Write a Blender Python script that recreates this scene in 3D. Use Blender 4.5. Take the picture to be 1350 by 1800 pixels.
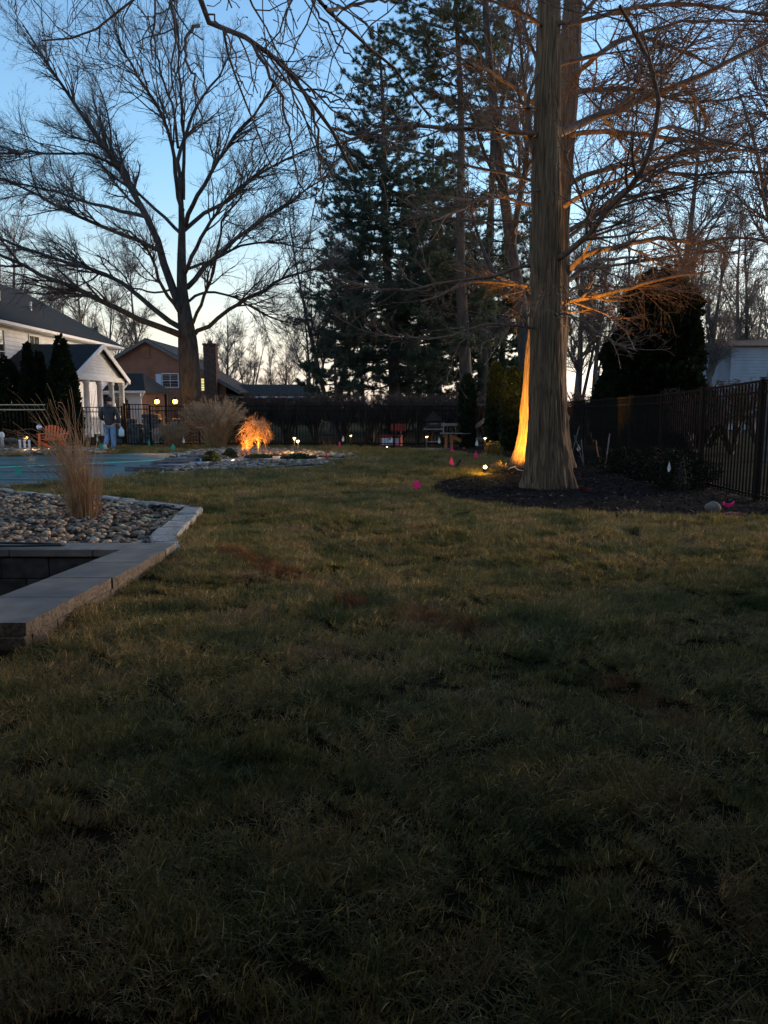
import bpy, math, random
import numpy as np
from mathutils import Vector, Matrix

random.seed(7)
rng = np.random.default_rng(7)
for o in list(bpy.data.objects):
    bpy.data.objects.remove(o)
scene = bpy.context.scene
COL = scene.collection

# ------------------------------------------------------------------ camera, sky, sun, exposure
CAM_Z = 1.5
PITCH = math.atan(186 / 1350)
cd = bpy.data.cameras.new('camera'); cam = bpy.data.objects.new('camera', cd); COL.objects.link(cam)
cam.location = (0, 0, CAM_Z); cam.rotation_euler = (math.pi / 2 - PITCH, 0, 0)
cd.sensor_fit = 'HORIZONTAL'; cd.sensor_width = 36; cd.lens = 36
cd.clip_start = 0.05; cd.clip_end = 2000
scene.camera = cam

SUN_EL, SUN_AZ = 1.6, 62.0          # the sun has all but set, to the right of the frame
world = bpy.data.worlds.new('World'); scene.world = world; world.use_nodes = True
nt = world.node_tree; nt.nodes.clear()
wo = nt.nodes.new('ShaderNodeOutputWorld'); bg = nt.nodes.new('ShaderNodeBackground')
sky = nt.nodes.new('ShaderNodeTexSky'); sky.sky_type = 'NISHITA'; sky.sun_disc = False
sky.sun_elevation = math.radians(SUN_EL); sky.sun_rotation = math.radians(SUN_AZ)
sky.ozone_density = 2.5; sky.air_density = 1.0; sky.dust_density = 0.4
bw = nt.nodes.new('ShaderNodeRGBToBW'); nt.links.new(sky.outputs[0], bw.inputs[0])
tint = nt.nodes.new('ShaderNodeVectorMath'); tint.operation = 'SCALE'; tint.inputs[0].default_value = (1.12, 0.98, 0.90)
nt.links.new(bw.outputs[0], tint.inputs['Scale'])
tc = nt.nodes.new('ShaderNodeTexCoord'); sep = nt.nodes.new('ShaderNodeSeparateXYZ'); nt.links.new(tc.outputs['Generated'], sep.inputs[0])
mr = nt.nodes.new('ShaderNodeMapRange'); mr.interpolation_type = 'SMOOTHSTEP'
mr.inputs['From Min'].default_value = 0.28; mr.inputs['From Max'].default_value = 0.0
mr.inputs['To Min'].default_value = 0.0; mr.inputs['To Max'].default_value = 0.85
nt.links.new(sep.outputs['Z'], mr.inputs['Value'])
mx = nt.nodes.new('ShaderNodeMixRGB'); nt.links.new(mr.outputs[0], mx.inputs['Fac'])
nt.links.new(sky.outputs[0], mx.inputs[1]); nt.links.new(tint.outputs[0], mx.inputs[2])
nt.links.new(mx.outputs[0], bg.inputs[0]); bg.inputs[1].default_value = 0.12
nt.links.new(bg.outputs[0], wo.inputs[0])

sl = bpy.data.lights.new('sun', 'SUN'); sun = bpy.data.objects.new('sun', sl); COL.objects.link(sun)
sl.energy = 0.55; sl.angle = math.radians(20); sl.color = (1, 0.72, 0.45)
_sd = Vector((math.sin(math.radians(SUN_AZ)) * math.cos(math.radians(7)), math.cos(math.radians(SUN_AZ)) * math.cos(math.radians(7)), math.sin(math.radians(7))))
sun.rotation_euler = (-_sd).to_track_quat('-Z', 'Y').to_euler()
scene.view_settings.view_transform = 'Standard'; scene.view_settings.look = 'None'
scene.view_settings.gamma = 1; scene.view_settings.use_curve_mapping = False
scene.view_settings.exposure = 3.33
scene.cycles.max_bounces = 5; scene.cycles.diffuse_bounces = 2; scene.cycles.transparent_max_bounces = 8
scene.cycles.use_denoising = True
E_UNIT = 2 ** (-3.33)                  # lamps are written for exposure 0

# ------------------------------------------------------------------ picture geometry -> place
CP, SP = math.cos(PITCH), math.sin(PITCH)
def at(px, py, Y):
    """point at ground distance Y seen at photo pixel px, py"""
    r = (px - 675) / 1350; u = (900 - py) / 1350
    dy = CP + u * SP; dz = -SP + u * CP
    k = Y / dy
    return np.array((r * k, Y, CAM_Z + dz * k))
def ground(px, py, z=0.0):
    r = (px - 675) / 1350; u = (900 - py) / 1350
    dy = CP + u * SP; dz = -SP + u * CP
    k = (z - CAM_Z) / dz
    return np.array((r * k, dy * k, z))
def inpoly(x, y, poly):
    x = np.asarray(x, float); y = np.asarray(y, float); ins = np.zeros(x.shape, bool)
    n = len(poly); j = n - 1
    for i in range(n):
        xi, yi = poly[i][0], poly[i][1]; xj, yj = poly[j][0], poly[j][1]
        c = ((yi > y) != (yj > y)) & (x < (xj - xi) * (y - yi) / ((yj - yi) if yj != yi else 1e-9) + xi)
        ins ^= c; j = i
    return ins
def gz(x, y):
    return 0.075 * np.exp(-((x + 1.75) ** 2 / 0.35 + (y - 7.3) ** 2 / 1.2))

# ------------------------------------------------------------------ objects
ORG = {}
def tag(o, label=None, cat=None, group=None, kind=None):
    if label: o['label'] = label
    if cat: o['category'] = cat
    if group: o['group'] = group
    if kind: o['kind'] = kind
    return o
def thing(name, label, cat, loc=(0, 0, 0), group=None, rz=0.0):
    o = bpy.data.objects.new(name, None); COL.objects.link(o); o.location = loc; o.rotation_euler.z = rz
    o.empty_display_size = 0.2
    ORG[o] = np.array(loc, float)
    return tag(o, label, cat, group)
def np_mesh(name, V, F):
    """F: (n,3) or (n,4) int array, or list of lists"""
    me = bpy.data.meshes.new(name)
    if isinstance(F, np.ndarray):
        n, k = F.shape
        me.vertices.add(len(V)); me.vertices.foreach_set('co', np.ascontiguousarray(V, dtype=np.float32).ravel())
        me.loops.add(n * k); me.loops.foreach_set('vertex_index', np.ascontiguousarray(F, dtype=np.int32).ravel())
        me.polygons.add(n); me.polygons.foreach_set('loop_start', np.arange(0, n * k, k, dtype=np.int32))
        me.update(calc_edges=True)
    else:
        me.from_pydata([tuple(v) for v in V], [], F); me.update()
    return me
def link(name, me, m, parent=None, smooth=False):
    if m is not None and not me.materials: me.materials.append(m)
    if smooth: me.polygons.foreach_set('use_smooth', [True] * len(me.polygons))
    o = bpy.data.objects.new(name, me); COL.objects.link(o)
    if parent is not None:
        o.parent = parent; ORG[o] = ORG.get(parent, np.zeros(3))
    else:
        ORG[o] = np.zeros(3)
    return o
def copy_tree(o, parent=None):
    c = o.copy(); COL.objects.link(c)
    if parent is not None: c.parent = parent
    for ch in list(o.children): copy_tree(ch, c)
    return c

class MB:
    def __init__(s): s.v = []; s.f = []; s.n = 0
    def add(s, V, F):
        V = np.asarray(V, float); s.v.append(V)
        for f in F: s.f.append([i + s.n for i in f])
        s.n += len(V); return s
    def box(s, c, size, rz=0.0, bev=0.0, R=None):
        hx, hy, hz = size[0] / 2, size[1] / 2, size[2] / 2
        if bev <= 0:
            V = np.array([(x * hx, y * hy, z * hz) for z in (-1, 1) for y in (-1, 1) for x in (-1, 1)])
            F = [(0, 2, 3, 1), (4, 5, 7, 6), (0, 1, 5, 4), (2, 6, 7, 3), (0, 4, 6, 2), (1, 3, 7, 5)]
        else:
            b = min(bev, hx * .9, hy * .9, hz * .9)
            V = []; 
            for z, i in ((-hz, b), (-hz + b, 0), (hz - b, 0), (hz, b)):
                x, y = hx - i, hy - i; 
                c2 = b * .7 if i == 0 else b * .5
                V += [(-x + c2, -y, z), (x - c2, -y, z), (x, -y + c2, z), (x, y - c2, z), (x - c2, y, z), (-x + c2, y, z), (-x, y - c2, z), (-x, -y + c2, z)]
            V = np.array(V); F = [tuple(range(7, -1, -1)), tuple(range(24, 32))]
            for r in range(3):
                for k in range(8):
                    F.append((r * 8 + k, r * 8 + (k + 1) % 8, r * 8 + 8 + (k + 1) % 8, r * 8 + 8 + k))
        if R is not None: V = V @ np.array(R).T
        if rz:
            c_, s_ = math.cos(rz), math.sin(rz); V = V @ np.array(((c_, s_, 0), (-s_, c_, 0), (0, 0, 1)))
        return s.add(V + np.array(c, float), F)
    def beam(s, p, q, w, h, bev=0.0):
        p = np.array(p, float); q = np.array(q, float); d = q - p; L = np.linalg.norm(d); d = d / L
        up = np.array((0, 0, 1.0)) if abs(d[2]) < .95 else np.array((0, 1.0, 0))
        x = np.cross(d, up); x /= np.linalg.norm(x); y = np.cross(x, d)
        R = np.stack((x, y, d), 1)
        return s.box((p + q) / 2, (w, h, L), 0, bev, R)
    def tube(s, P, R, sides=8, cap=True):
        P = np.asarray(P, float); R = np.asarray(R, float) * np.ones(len(P))
        T = np.gradient(P, axis=0); T /= np.linalg.norm(T, axis=1)[:, None] + 1e-9
        ref = np.array((0, 0, 1.0)) if abs(T[:, 2]).mean() < .8 else np.array((1.0, 0, 0))
        A = np.cross(T, ref); A /= np.linalg.norm(A, axis=1)[:, None] + 1e-9; B = np.cross(T, A)
        a = np.arange(sides) / sides * 2 * math.pi
        V = P[:, None] + R[:, None, None] * (A[:, None] * np.cos(a)[None, :, None] + B[:, None] * np.sin(a)[None, :, None])
        K = len(P); F = []
        for i in range(K - 1):
            for k in range(sides):
                F.append((i * sides + k, i * sides + (k + 1) % sides, (i + 1) * sides + (k + 1) % sides, (i + 1) * sides + k))
        if cap: F += [tuple(range(sides)), tuple(range((K - 1) * sides, K * sides))[::-1]]
        return s.add(V.reshape(-1, 3), F)
    def lathe(s, prof, c=(0, 0, 0), sides=16, sq=None):
        """prof: (r, z) pairs"""
        a = np.arange(sides) / sides * 2 * math.pi
        V = [(r * math.cos(t), r * math.sin(t), z) for r, z in prof for t in a]; F = []
        for i in range(len(prof) - 1):
            for k in range(sides):
                F.append((i * sides + k, i * sides + (k + 1) % sides, (i + 1) * sides + (k + 1) % sides, (i + 1) * sides + k))
        F += [tuple(range(sides))[::-1], tuple(range((len(prof) - 1) * sides, len(prof) * sides))]
        return s.add(np.array(V) + np.array(c, float), F)
    def prism(s, poly, z0, z1):
        n = len(poly); V = [(p[0], p[1], z0) for p in poly] + [(p[0], p[1], z1) for p in poly]
        F = [tuple(range(n))[::-1], tuple(range(n, 2 * n))] + [(i, (i + 1) % n, n + (i + 1) % n, n + i) for i in range(n)]
        return s.add(V, F)
    def slab(s, pts, n, t):
        """a flat polygon given thickness t along direction n"""
        pts = np.array(pts, float); n = np.array(n, float); k = len(pts)
        V = np.vstack((pts, pts + n * t))
        F = [tuple(range(k))[::-1], tuple(range(k, 2 * k))] + [(i, (i + 1) % k, k + (i + 1) % k, k + i) for i in range(k)]
        return s.add(V, F)
    def build(s, name, m, parent=None, smooth=False, local=False):
        V = np.concatenate(s.v)
        if parent is not None and not local: V = V - ORG.get(parent, np.zeros(3))
        return link(name, np_mesh(name, V, s.f), m, parent, smooth)

# ------------------------------------------------------------------ materials
def mat(name, col, col2=None, rough=0.85, scale=8.0, bump=0.0, spec=0.3, stretch=(1, 1, 1), coord='Object', lo=.35, hi=.65, detail=6,
        bscale=None, emit=None, estr=0.0, rnd=0.0, trans=0.0, third=None, metallic=0.0, tscale=1.2):
    m = bpy.data.materials.new(name); m.use_nodes = True; n = m.node_tree; N = n.nodes; L = n.links
    b = N['Principled BSDF']; b.inputs['Roughness'].default_value = rough
    b.inputs['Specular IOR Level'].default_value = spec; b.inputs['Metallic'].default_value = metallic
    t = N.new('ShaderNodeTexCoord'); mp = N.new('ShaderNodeMapping'); mp.inputs['Scale'].default_value = stretch
    if coord == 'World':
        g = N.new('ShaderNodeNewGeometry'); L.new(g.outputs['Position'], mp.inputs[0])
    else: L.new(t.outputs[coord], mp.inputs[0])
    out = None
    if col2 is not None:
        no = N.new('ShaderNodeTexNoise'); no.inputs['Scale'].default_value = scale; no.inputs['Detail'].default_value = detail
        L.new(mp.outputs[0], no.inputs['Vector'])
        r = N.new('ShaderNodeValToRGB'); L.new(no.outputs[0], r.inputs[0])
        r.color_ramp.elements[0].position = lo; r.color_ramp.elements[1].position = hi
        r.color_ramp.elements[0].color = (*col, 1); r.color_ramp.elements[1].color = (*col2, 1)
        out = r.outputs[0]
        if third is not None:
            n3 = N.new('ShaderNodeTexNoise'); n3.inputs['Scale'].default_value = tscale; n3.inputs['Detail'].default_value = 3
            L.new(mp.outputs[0], n3.inputs['Vector'])
            r3 = N.new('ShaderNodeValToRGB'); r3.color_ramp.elements[0].position = .5; r3.color_ramp.elements[1].position = .66
            L.new(n3.outputs[0], r3.inputs[0])
            m3 = N.new('ShaderNodeMixRGB'); L.new(r3.outputs[0], m3.inputs[0]); L.new(out, m3.inputs[1]); m3.inputs[2].default_value = (*third, 1)
            out = m3.outputs[0]
    if rnd > 0:
        oi = N.new('ShaderNodeObjectInfo'); h = N.new('ShaderNodeHueSaturation')
        ma = N.new('ShaderNodeMapRange'); ma.inputs['To Min'].default_value = 1 - rnd; ma.inputs['To Max'].default_value = 1 + rnd
        L.new(oi.outputs['Random'], ma.inputs[0]); L.new(ma.outputs[0], h.inputs['Value'])
        if out is not None: L.new(out, h.inputs['Color'])
        else: h.inputs['Color'].default_value = (*col, 1)
        out = h.outputs[0]
    if out is not None: L.new(out, b.inputs['Base Color'])
    else: b.inputs['Base Color'].default_value = (*col, 1)
    if bump > 0:
        nb = N.new('ShaderNodeTexNoise'); nb.inputs['Scale'].default_value = bscale or scale * 2; nb.inputs['Detail'].default_value = 6
        L.new(mp.outputs[0], nb.inputs['Vector'])
        bp = N.new('ShaderNodeBump'); bp.inputs['Strength'].default_value = min(1, bump * 10); bp.inputs['Distance'].default_value = bump
        L.new(nb.outputs[0], bp.inputs['Height']); L.new(bp.outputs[0], b.inputs['Normal'])
    if emit is not None:
        b.inputs['Emission Color'].default_value = (*emit, 1); b.inputs['Emission Strength'].default_value = estr * E_UNIT
    if trans > 0:
        tr = N.new('ShaderNodeBsdfTranslucent'); ms = N.new('ShaderNodeMixShader'); ms.inputs[0].default_value = trans
        if out is not None: L.new(out, tr.inputs[0])
        else: tr.inputs[0].default_value = (*col, 1)
        L.new(b.outputs[0], ms.inputs[1]); L.new(tr.outputs[0], ms.inputs[2]); L.new(ms.outputs[0], N['Material Output'].inputs[0])
    return m

M = {}
M['soil'] = mat('lawn_thatch', (.010, .008, .005), (.028, .02, .011), 1, 14, .01, coord='World', spec=0.0)
M['outer'] = mat('yard_ground', (.035, .031, .018), (.075, .065, .038), 1, .8, .02, coord='World', bscale=12, spec=.0, third=(.05, .036, .024), tscale=.2)
M['mulch'] = mat('dark_mulch', (.006, .005, .0045), (.022, .018, .016), 1, 22, .03, coord='World', bscale=45, spec=.03)
M['chip'] = mat('mulch_chip', (.006, .005, .0045), (.03, .024, .02), .95, 3, coord='World', spec=.08)
M['concrete'] = mat('pale_concrete', (.16, .155, .145), (.31, .30, .28), .9, 9, .004, coord='World', bscale=60)
M['slab'] = mat('grey_coping', (.105, .097, .085), (.165, .152, .135), .8, 5, .002, coord='World', bscale=140, rnd=.1, third=(.075, .075, .075))
M['splitface'] = mat('split_faced_block', (.04, .033, .027), (.12, .10, .085), .95, 45, .015, coord='World', bscale=60, rnd=.12)
M['block'] = mat('pit_block', (.02, .02, .02), (.055, .055, .055), .95, 9, .01, coord='World', bscale=40, rnd=.15)
M['flag'] = mat('flagstone', (.05, .05, .055), (.11, .11, .12), .8, 6, .006, coord='World', rnd=.2)
M['gravel'] = mat('pale_gravel', (.20, .19, .18), (.36, .34, .32), .95, 30, .01, coord='World', bscale=60)
M['rockbed'] = mat('rock_bed_soil', (.03, .026, .022), (.07, .06, .05), 1, 12, .02, coord='World')
ROCKS = [mat('river_rock_' + n, a, b, .75, 14, .003, rnd=.35, spec=.35) for n, a, b in (
    ('grey', (.11, .080, .055), (.21, .165, .12)), ('tan', (.17, .10, .055), (.29, .19, .11)), ('dark', (.045, .031, .022), (.10, .072, .052)),
    ('pale', (.27, .215, .15), (.38, .31, .23)), ('red', (.16, .085, .06), (.26, .15, .11)))]
M['cover'] = mat('pool_cover', (.018, .052, .050), (.03, .075, .072), .5, 3, .004, coord='World', bscale=40, spec=.5, stretch=(.4, 2, 1))
M['cord_teal'] = mat('teal_rope', (.12, .5, .42), rough=.6)
M['bark'] = mat('cypress_bark', (.052, .031, .016), (.18, .115, .065), .95, 22, .02, stretch=(1.6, 1.6, .10), bscale=38, third=(.075, .045, .03), tscale=2.0)
M['bark2'] = mat('cypress_bark_red', (.05, .03, .018), (.15, .095, .06), .95, 20, .012, stretch=(1.6, 1.6, .10), bscale=30)
M['limb'] = mat('cypress_limb', (.07, .042, .03), (.15, .095, .07), .9, 14, .004, stretch=(1, 1, 1))
M['twig_red'] = mat('cypress_twig', (.07, .042, .032), (.11, .07, .052), .9, 3)
M['oakbark'] = mat('oak_bark', (.02, .018, .017), (.055, .048, .044), .95, 8, .02, stretch=(1, 1, .3), bscale=20)
M['oaktwig'] = mat('oak_twig', (.065, .055, .058), (.11, .097, .10), .9, 1.0)
M['overbark'] = mat('overhead_limb_bark', (.035, .028, .025), (.08, .062, .055), .9, 20, .004)
M['bgbark'] = mat('grey_bark', (.06, .052, .05), (.12, .105, .10), .95, 6, .01)
M['bgtwig'] = mat('grey_twig', (.10, .085, .08), (.17, .145, .135), .9, 1.0)
M['hedgetwig'] = mat('hedge_twig', (.035, .022, .018), (.065, .045, .038), .9, 3.0)
M['needle'] = mat('pine_needles', (.055, .085, .055), (.125, .15, .09), .8, .9, spec=.15, trans=.4)
M['needle2'] = mat('blue_green_needles', (.05, .085, .065), (.115, .15, .11), .8, 1.1, spec=.15, trans=.4)
M['pinebark'] = mat('pine_bark', (.04, .034, .03), (.085, .07, .062), .95, 5, .015, stretch=(1, 1, .3))
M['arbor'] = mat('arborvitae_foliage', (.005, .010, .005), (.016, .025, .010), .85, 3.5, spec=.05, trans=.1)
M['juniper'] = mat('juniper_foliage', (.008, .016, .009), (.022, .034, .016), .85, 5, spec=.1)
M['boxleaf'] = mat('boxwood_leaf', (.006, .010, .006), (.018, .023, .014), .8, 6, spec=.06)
M['drygrass'] = mat('dry_grass', (.31, .18, .09), (.50, .33, .19), .85, 5, trans=.3)
M['plume'] = mat('grass_plume', (.28, .20, .13), (.40, .30, .20), .95, 6, trans=.3)
M['mapleleaf'] = mat('dead_maple_leaf', (.26, .085, .02), (.48, .19, .05), .8, 9, trans=.35)
M['maplebark'] = mat('maple_bark', (.42, .30, .18), (.6, .46, .30), .85, 20, .003)
M['metal'] = mat('black_fence_metal', (.003, .0028, .0025), (.006, .005, .0045), .6, 3, spec=.12)
M['tanwood'] = mat('tan_painted_rail', (.34, .30, .19), (.46, .41, .28), .7, 4)
M['siding'] = mat('white_siding', (.56, .58, .62), (.66, .68, .72), .7, 1.5, coord='World')
M['trim'] = mat('white_trim', (.68, .68, .68), (.76, .76, .75), .6, 2)
M['roof'] = mat('dark_shingle_roof', (.006, .007, .007), (.017, .018, .018), .95, 6, .01, coord='World', bscale=30)
M['brownwall'] = mat('brown_siding', (.26, .10, .055), (.34, .14, .08), .8, 1.2, coord='World')
M['brownroof'] = mat('brown_shingle_roof', (.025, .018, .015), (.05, .037, .03), .95, 5, .01, coord='World')
M['brick'] = mat('dark_brick', (.06, .03, .022), (.12, .065, .05), .95, 9, .01, coord='World')
M['shutter'] = mat('pale_shutter', (.6, .62, .66), rough=.6)
M['glass'] = mat('window_glass', (.03, .03, .035), rough=.08, spec=.8)
M['glassb'] = mat('reflecting_glass', (.30, .29, .26), rough=.04, spec=1.0, metallic=.9)
M['litwin'] = mat('lit_window', (.8, .7, .3), emit=(1.0, .88, .32), estr=.9)
M['bulb'] = mat('lit_bulb', (1, .8, .4), emit=(1.0, .50, .05), estr=4.5)
M['bulb2'] = mat('lit_lens', (1, .8, .4), emit=(1.0, .60, .04), estr=4.0)
M['bulbs'] = mat('small_lit_lens', (1, .8, .5), emit=(1.0, .58, .18), estr=.85)
M['black'] = mat('black_plastic', (.012, .012, .012), rough=.5)
M['stonewall'] = mat('grey_stone_wall', (.05, .048, .048), (.12, .115, .11), .95, 5, .02, coord='World', rnd=.2)
M['pink'] = mat('pink_plastic', (.95, .07, .32), rough=.45, trans=.45, emit=None)
M['red'] = mat('red_plastic', (.5, .03, .03), rough=.5)
M['redpaint'] = mat('red_paint', (.20, .015, .012), (.27, .025, .018), .5, 6)
M['bluewhite'] = mat('pale_blue_front', (.40, .48, .58), (.5, .58, .68), .5, 4)
M['whiteplastic'] = mat('white_plastic', (.7, .72, .72), rough=.5, trans=.3)
M['teal'] = mat('teal_flag_plastic', (.03, .42, .28), rough=.5, trans=.35)
M['orange'] = mat('orange_paint', (.75, .14, .04), rough=.5)
M['wood'] = mat('brown_wood', (.20, .075, .03), (.32, .13, .05), .7, 5, .003, stretch=(1, 1, 6))
M['greywood'] = mat('weathered_wood', (.10, .09, .085), (.20, .18, .17), .9, 6, .003, stretch=(4, 1, 1))
M['rust'] = mat('rust_fabric', (.13, .045, .035), (.20, .08, .06), .9, 7)
M['paletan'] = mat('pale_cloth', (.30, .22, .17), (.42, .33, .27), .9, 7)
M['boulder'] = mat('tan_boulder', (.09, .078, .06), (.20, .17, .135), .95, 9, .02)
M['hoodie'] = mat('charcoal_hoodie', (.035, .034, .038), (.06, .057, .062), .95, 12, .004)
M['jeans'] = mat('blue_jeans', (.12, .20, .32), (.20, .30, .44), .9, 14, .003)
M['skin'] = mat('skin', (.45, .26, .19), rough=.6)
M['hair'] = mat('black_knit_cap', (.012, .011, .012), (.025, .022, .024), .95, 40, .003)
M['jug'] = mat('pale_blue_jug', (.42, .58, .66), rough=.3)
M['pale_root'] = mat('pale_cable', (.42, .36, .32), rough=.7)
M['lightblue'] = mat('pale_blue_siding', (.22, .25, .30), (.28, .31, .36), .8, 1.2, coord='World')
M['evergreen'] = mat('low_evergreen', (.02, .04, .018), (.05, .075, .03), .8, 9)
M['yellowshrub'] = mat('yellowish_shrub', (.10, .07, .015), (.2, .14, .03), .8, 7)

# ------------------------------------------------------------------ numpy branching
def resample(P, K):
    P = np.asarray(P, float); d = np.r_[0, np.cumsum(np.linalg.norm(np.diff(P, axis=0), axis=1))]
    t = np.linspace(0, d[-1], K)
    Q = np.stack([np.interp(t, d, P[:, i]) for i in range(3)], 1)
    for _ in range(1):
        Q[1:-1] = Q[1:-1] * .6 + (Q[:-2] + Q[2:]) * .2
    return Q
def unit(v): return v / (np.linalg.norm(v, axis=-1, keepdims=True) + 1e-9)
def grow(P, R, n, t0, t1, lr, ang, rr, K, wob, up=0.0, flat=0.0, lenabs=None, rmin=.002, tend=.25, lfall=.5, g=None):
    """children branches for parents P[N,K0,3], R[N,K0]; returns P2[n,K,3], R2[n,K]"""
    g = g or rng; N, K0, _ = P.shape
    plen = np.linalg.norm(np.diff(P, axis=1), axis=2).sum(1)
    idx = g.choice(N, n, p=plen / plen.sum())
    t = t0 + (t1 - t0) * g.random(n)
    f = t * (K0 - 1); i = np.minimum(f.astype(int), K0 - 2); w = (f - i)[:, None]
    p0 = P[idx, i] * (1 - w) + P[idx, i + 1] * w
    tan = unit(P[idx, i + 1] - P[idx, i]); r0 = (R[idx, i] * (1 - w[:, 0]) + R[idx, i + 1] * w[:, 0])
    q = g.normal(size=(n, 3)); q[:, 2] *= (1 - flat)
    q -= (q * tan).sum(1, keepdims=True) * tan; q = unit(q)
    a = np.radians(ang[0] + (ang[1] - ang[0]) * g.random(n))[:, None]
    d = unit(np.cos(a) * tan + np.sin(a) * q)
    if flat: d[:, 2] *= (1 - flat * .6); d = unit(d)
    L = (plen[idx] if lenabs is None else lenabs) * (lr[0] + (lr[1] - lr[0]) * g.random(n)) * (1 - lfall * t)
    out = np.zeros((n, K, 3)); out[:, 0] = p0; step = (L / (K - 1))[:, None]
    for k in range(1, K):
        d = d + wob * g.normal(size=(n, 3)); d[:, 2] += up; d = unit(d)
        out[:, k] = out[:, k - 1] + d * step
    rs = np.maximum(r0 * rr, rmin)
    R2 = rs[:, None] * np.linspace(1, tend, K)[None]
    return out, np.maximum(R2, rmin * .6)
def tubes(P, R, sides=3):
    N, K, _ = P.shape
    T = np.gradient(P, axis=1) if K > 2 else np.repeat(P[:, 1:] - P[:, :1], 2, 1); T = unit(T)
    ref = np.where(np.abs(T[:, :, 2]).mean(1)[:, None, None] < .75, np.array((0, 0, 1.0)), np.array((1.0, 0, 0)))
    A = unit(np.cross(T, ref)); B = np.cross(T, A)
    a = np.arange(sides) / sides * 2 * math.pi
    V = P[:, :, None] + R[:, :, None, None] * (A[:, :, None] * np.cos(a)[:, None] + B[:, :, None] * np.sin(a)[:, None])
    k = np.arange(sides); i = np.arange(K - 1)
    base = (np.arange(N)[:, None, None] * K + i[None, :, None]) * sides
    k2 = (k + 1) % sides
    F = np.stack((base + k, base + k2, base + sides + k2, base + sides + k), -1).reshape(-1, 4)
    return V.reshape(-1, 3), F
def tube_mesh(name, sets):
    Vs, Fs, n = [], [], 0
    for P, R, s in sets:
        V, F = tubes(P, R, s); Vs.append(V); Fs.append(F + n); n += len(V)
    return np_mesh(name, np.concatenate(Vs), np.concatenate(Fs))
def limb_path(px, Y0, Y1, K=12, jit=.0):
    n = len(px); return resample([at(p[0], p[1], Y0 + (Y1 - Y0) * (i / max(1, n - 1))) for i, p in enumerate(px)], K)

# ------------------------------------------------------------------ the setting: ground
PIT = (-7.0, -2.45, 4.9, 7.2)
xs = np.unique(np.r_[-600, -200, -80, -40, -20, np.arange(-12, 12.01, .25), 20, 40, 80, 200, 600, PIT[0], PIT[1]])
ys = np.unique(np.r_[-300, -60, -15, -4, np.arange(-1, 30.01, .25), 34, 40, 60, 100, 200, 800, PIT[2], PIT[3]])
X, Yg = np.meshgrid(xs, ys); Z = gz(X, Yg)
V = np.stack((X, Yg, Z), -1).reshape(-1, 3); nx = len(xs)
F = []
for j in range(len(ys) - 1):
    for i in range(nx - 1):
        cx, cy = (xs[i] + xs[i + 1]) / 2, (ys[j] + ys[j + 1]) / 2
        if PIT[0] < cx < PIT[1] and PIT[2] < cy < PIT[3]: continue
        F.append((j * nx + i, j * nx + i + 1, (j + 1) * nx + i + 1, (j + 1) * nx + i))
g_me = np_mesh('ground', V, np.array(F))
g_me.materials.append(M['soil']); g_me.materials.append(M['outer'])
cy = np.array([V[f[0]][1] for f in F]); cx = np.array([V[f[0]][0] for f in F])
g_me.polygons.foreach_set('material_index', ((cy > 28.4) | (cx > 5.9) | (cx < -12)).astype(int))
tag(link('ground', g_me, None), kind='structure')

# beds
POOL = [(-16, 13.6), (-10, 13.75)] + [tuple(ground(*p)[:2]) for p in ((0, 858), (60, 853), (120, 849), (180, 845), (232, 838), (268, 831), (262, 822), (286, 812), (318, 805), (348, 798), (325, 796), (180, 800), (60, 803), (0, 804))] + [(-16, 22.4)]
BED1 = [tuple(ground(*p)[:2]) for p in ((0, 866), (36, 872), (113, 879), (178, 880), (261, 890), (323, 898), (339, 905), (317, 929), (286, 957))]
BED1 = [(-9.5, 12.9)] + BED1 + [(-2.1, 7.42), (-9.5, 7.42)]
CURB1 = BED1[1:10]
B2 = ((279, 834.5), (350, 831), (441, 829.6), (530, 824), (590, 820), (582, 815), (560, 811), (604, 809), (631, 805), (621, 801), (546, 795), (480, 791), (415, 789), (334, 794), (330, 800), (296, 806), (262, 818), (250, 826))
BED2 = [tuple(ground(*p)[:2]) for p in B2]
BED3 = [tuple(ground(*p)[:2]) for p in ((0, 802.5), (100, 801), (185, 799), (188, 793), (120, 790), (0, 791))]
BED3 = [(-16, 22.8)] + BED3 + [(-16, 26.6)]
MULCH = [tuple(ground(*p)[:2]) for p in ((752, 862), (800, 879), (870, 892), (1000, 902), (1100, 906), (1230, 909), (1350, 912))] + [(6.5, 10.2), (6.5, 31), (-6.5, 31)] + \
        [tuple(ground(*p)[:2]) for p in ((440, 779), (540, 781), (600, 787), (660, 790.5), (740, 792), (800, 796), (846, 803), (886, 806), (905, 813), (885, 826), (850, 836), (800, 841), (770, 848))]
def sheet(name, poly, z, m, kind='structure'):
    mb = MB(); n = len(poly)
    mb.add([(p[0], p[1], z) for p in poly] + [(p[0], p[1], -.02) for p in poly],
           [tuple(range(n))] + [(i, n + i, n + (i + 1) % n, (i + 1) % n) for i in range(n)])
    return tag(mb.build(name, m), kind=kind)
sheet('mulch_bed', MULCH, .012, M['mulch'])
rb1 = sheet('rock_bed', BED1, .02, M['rockbed'])
rb2 = sheet('rock_bed', BED2, .016, M['rockbed'])
rb3 = sheet('rock_bed', BED3, .016, M['rockbed'])
sheet('gravel_path', [tuple(ground(*p)[:2]) for p in ((300, 806), (400, 808), (430, 803), (520, 803), (600, 807), (560, 811), (530, 814), (430, 812), (360, 819), (290, 829), (262, 826))], .024, M['gravel'])

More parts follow.
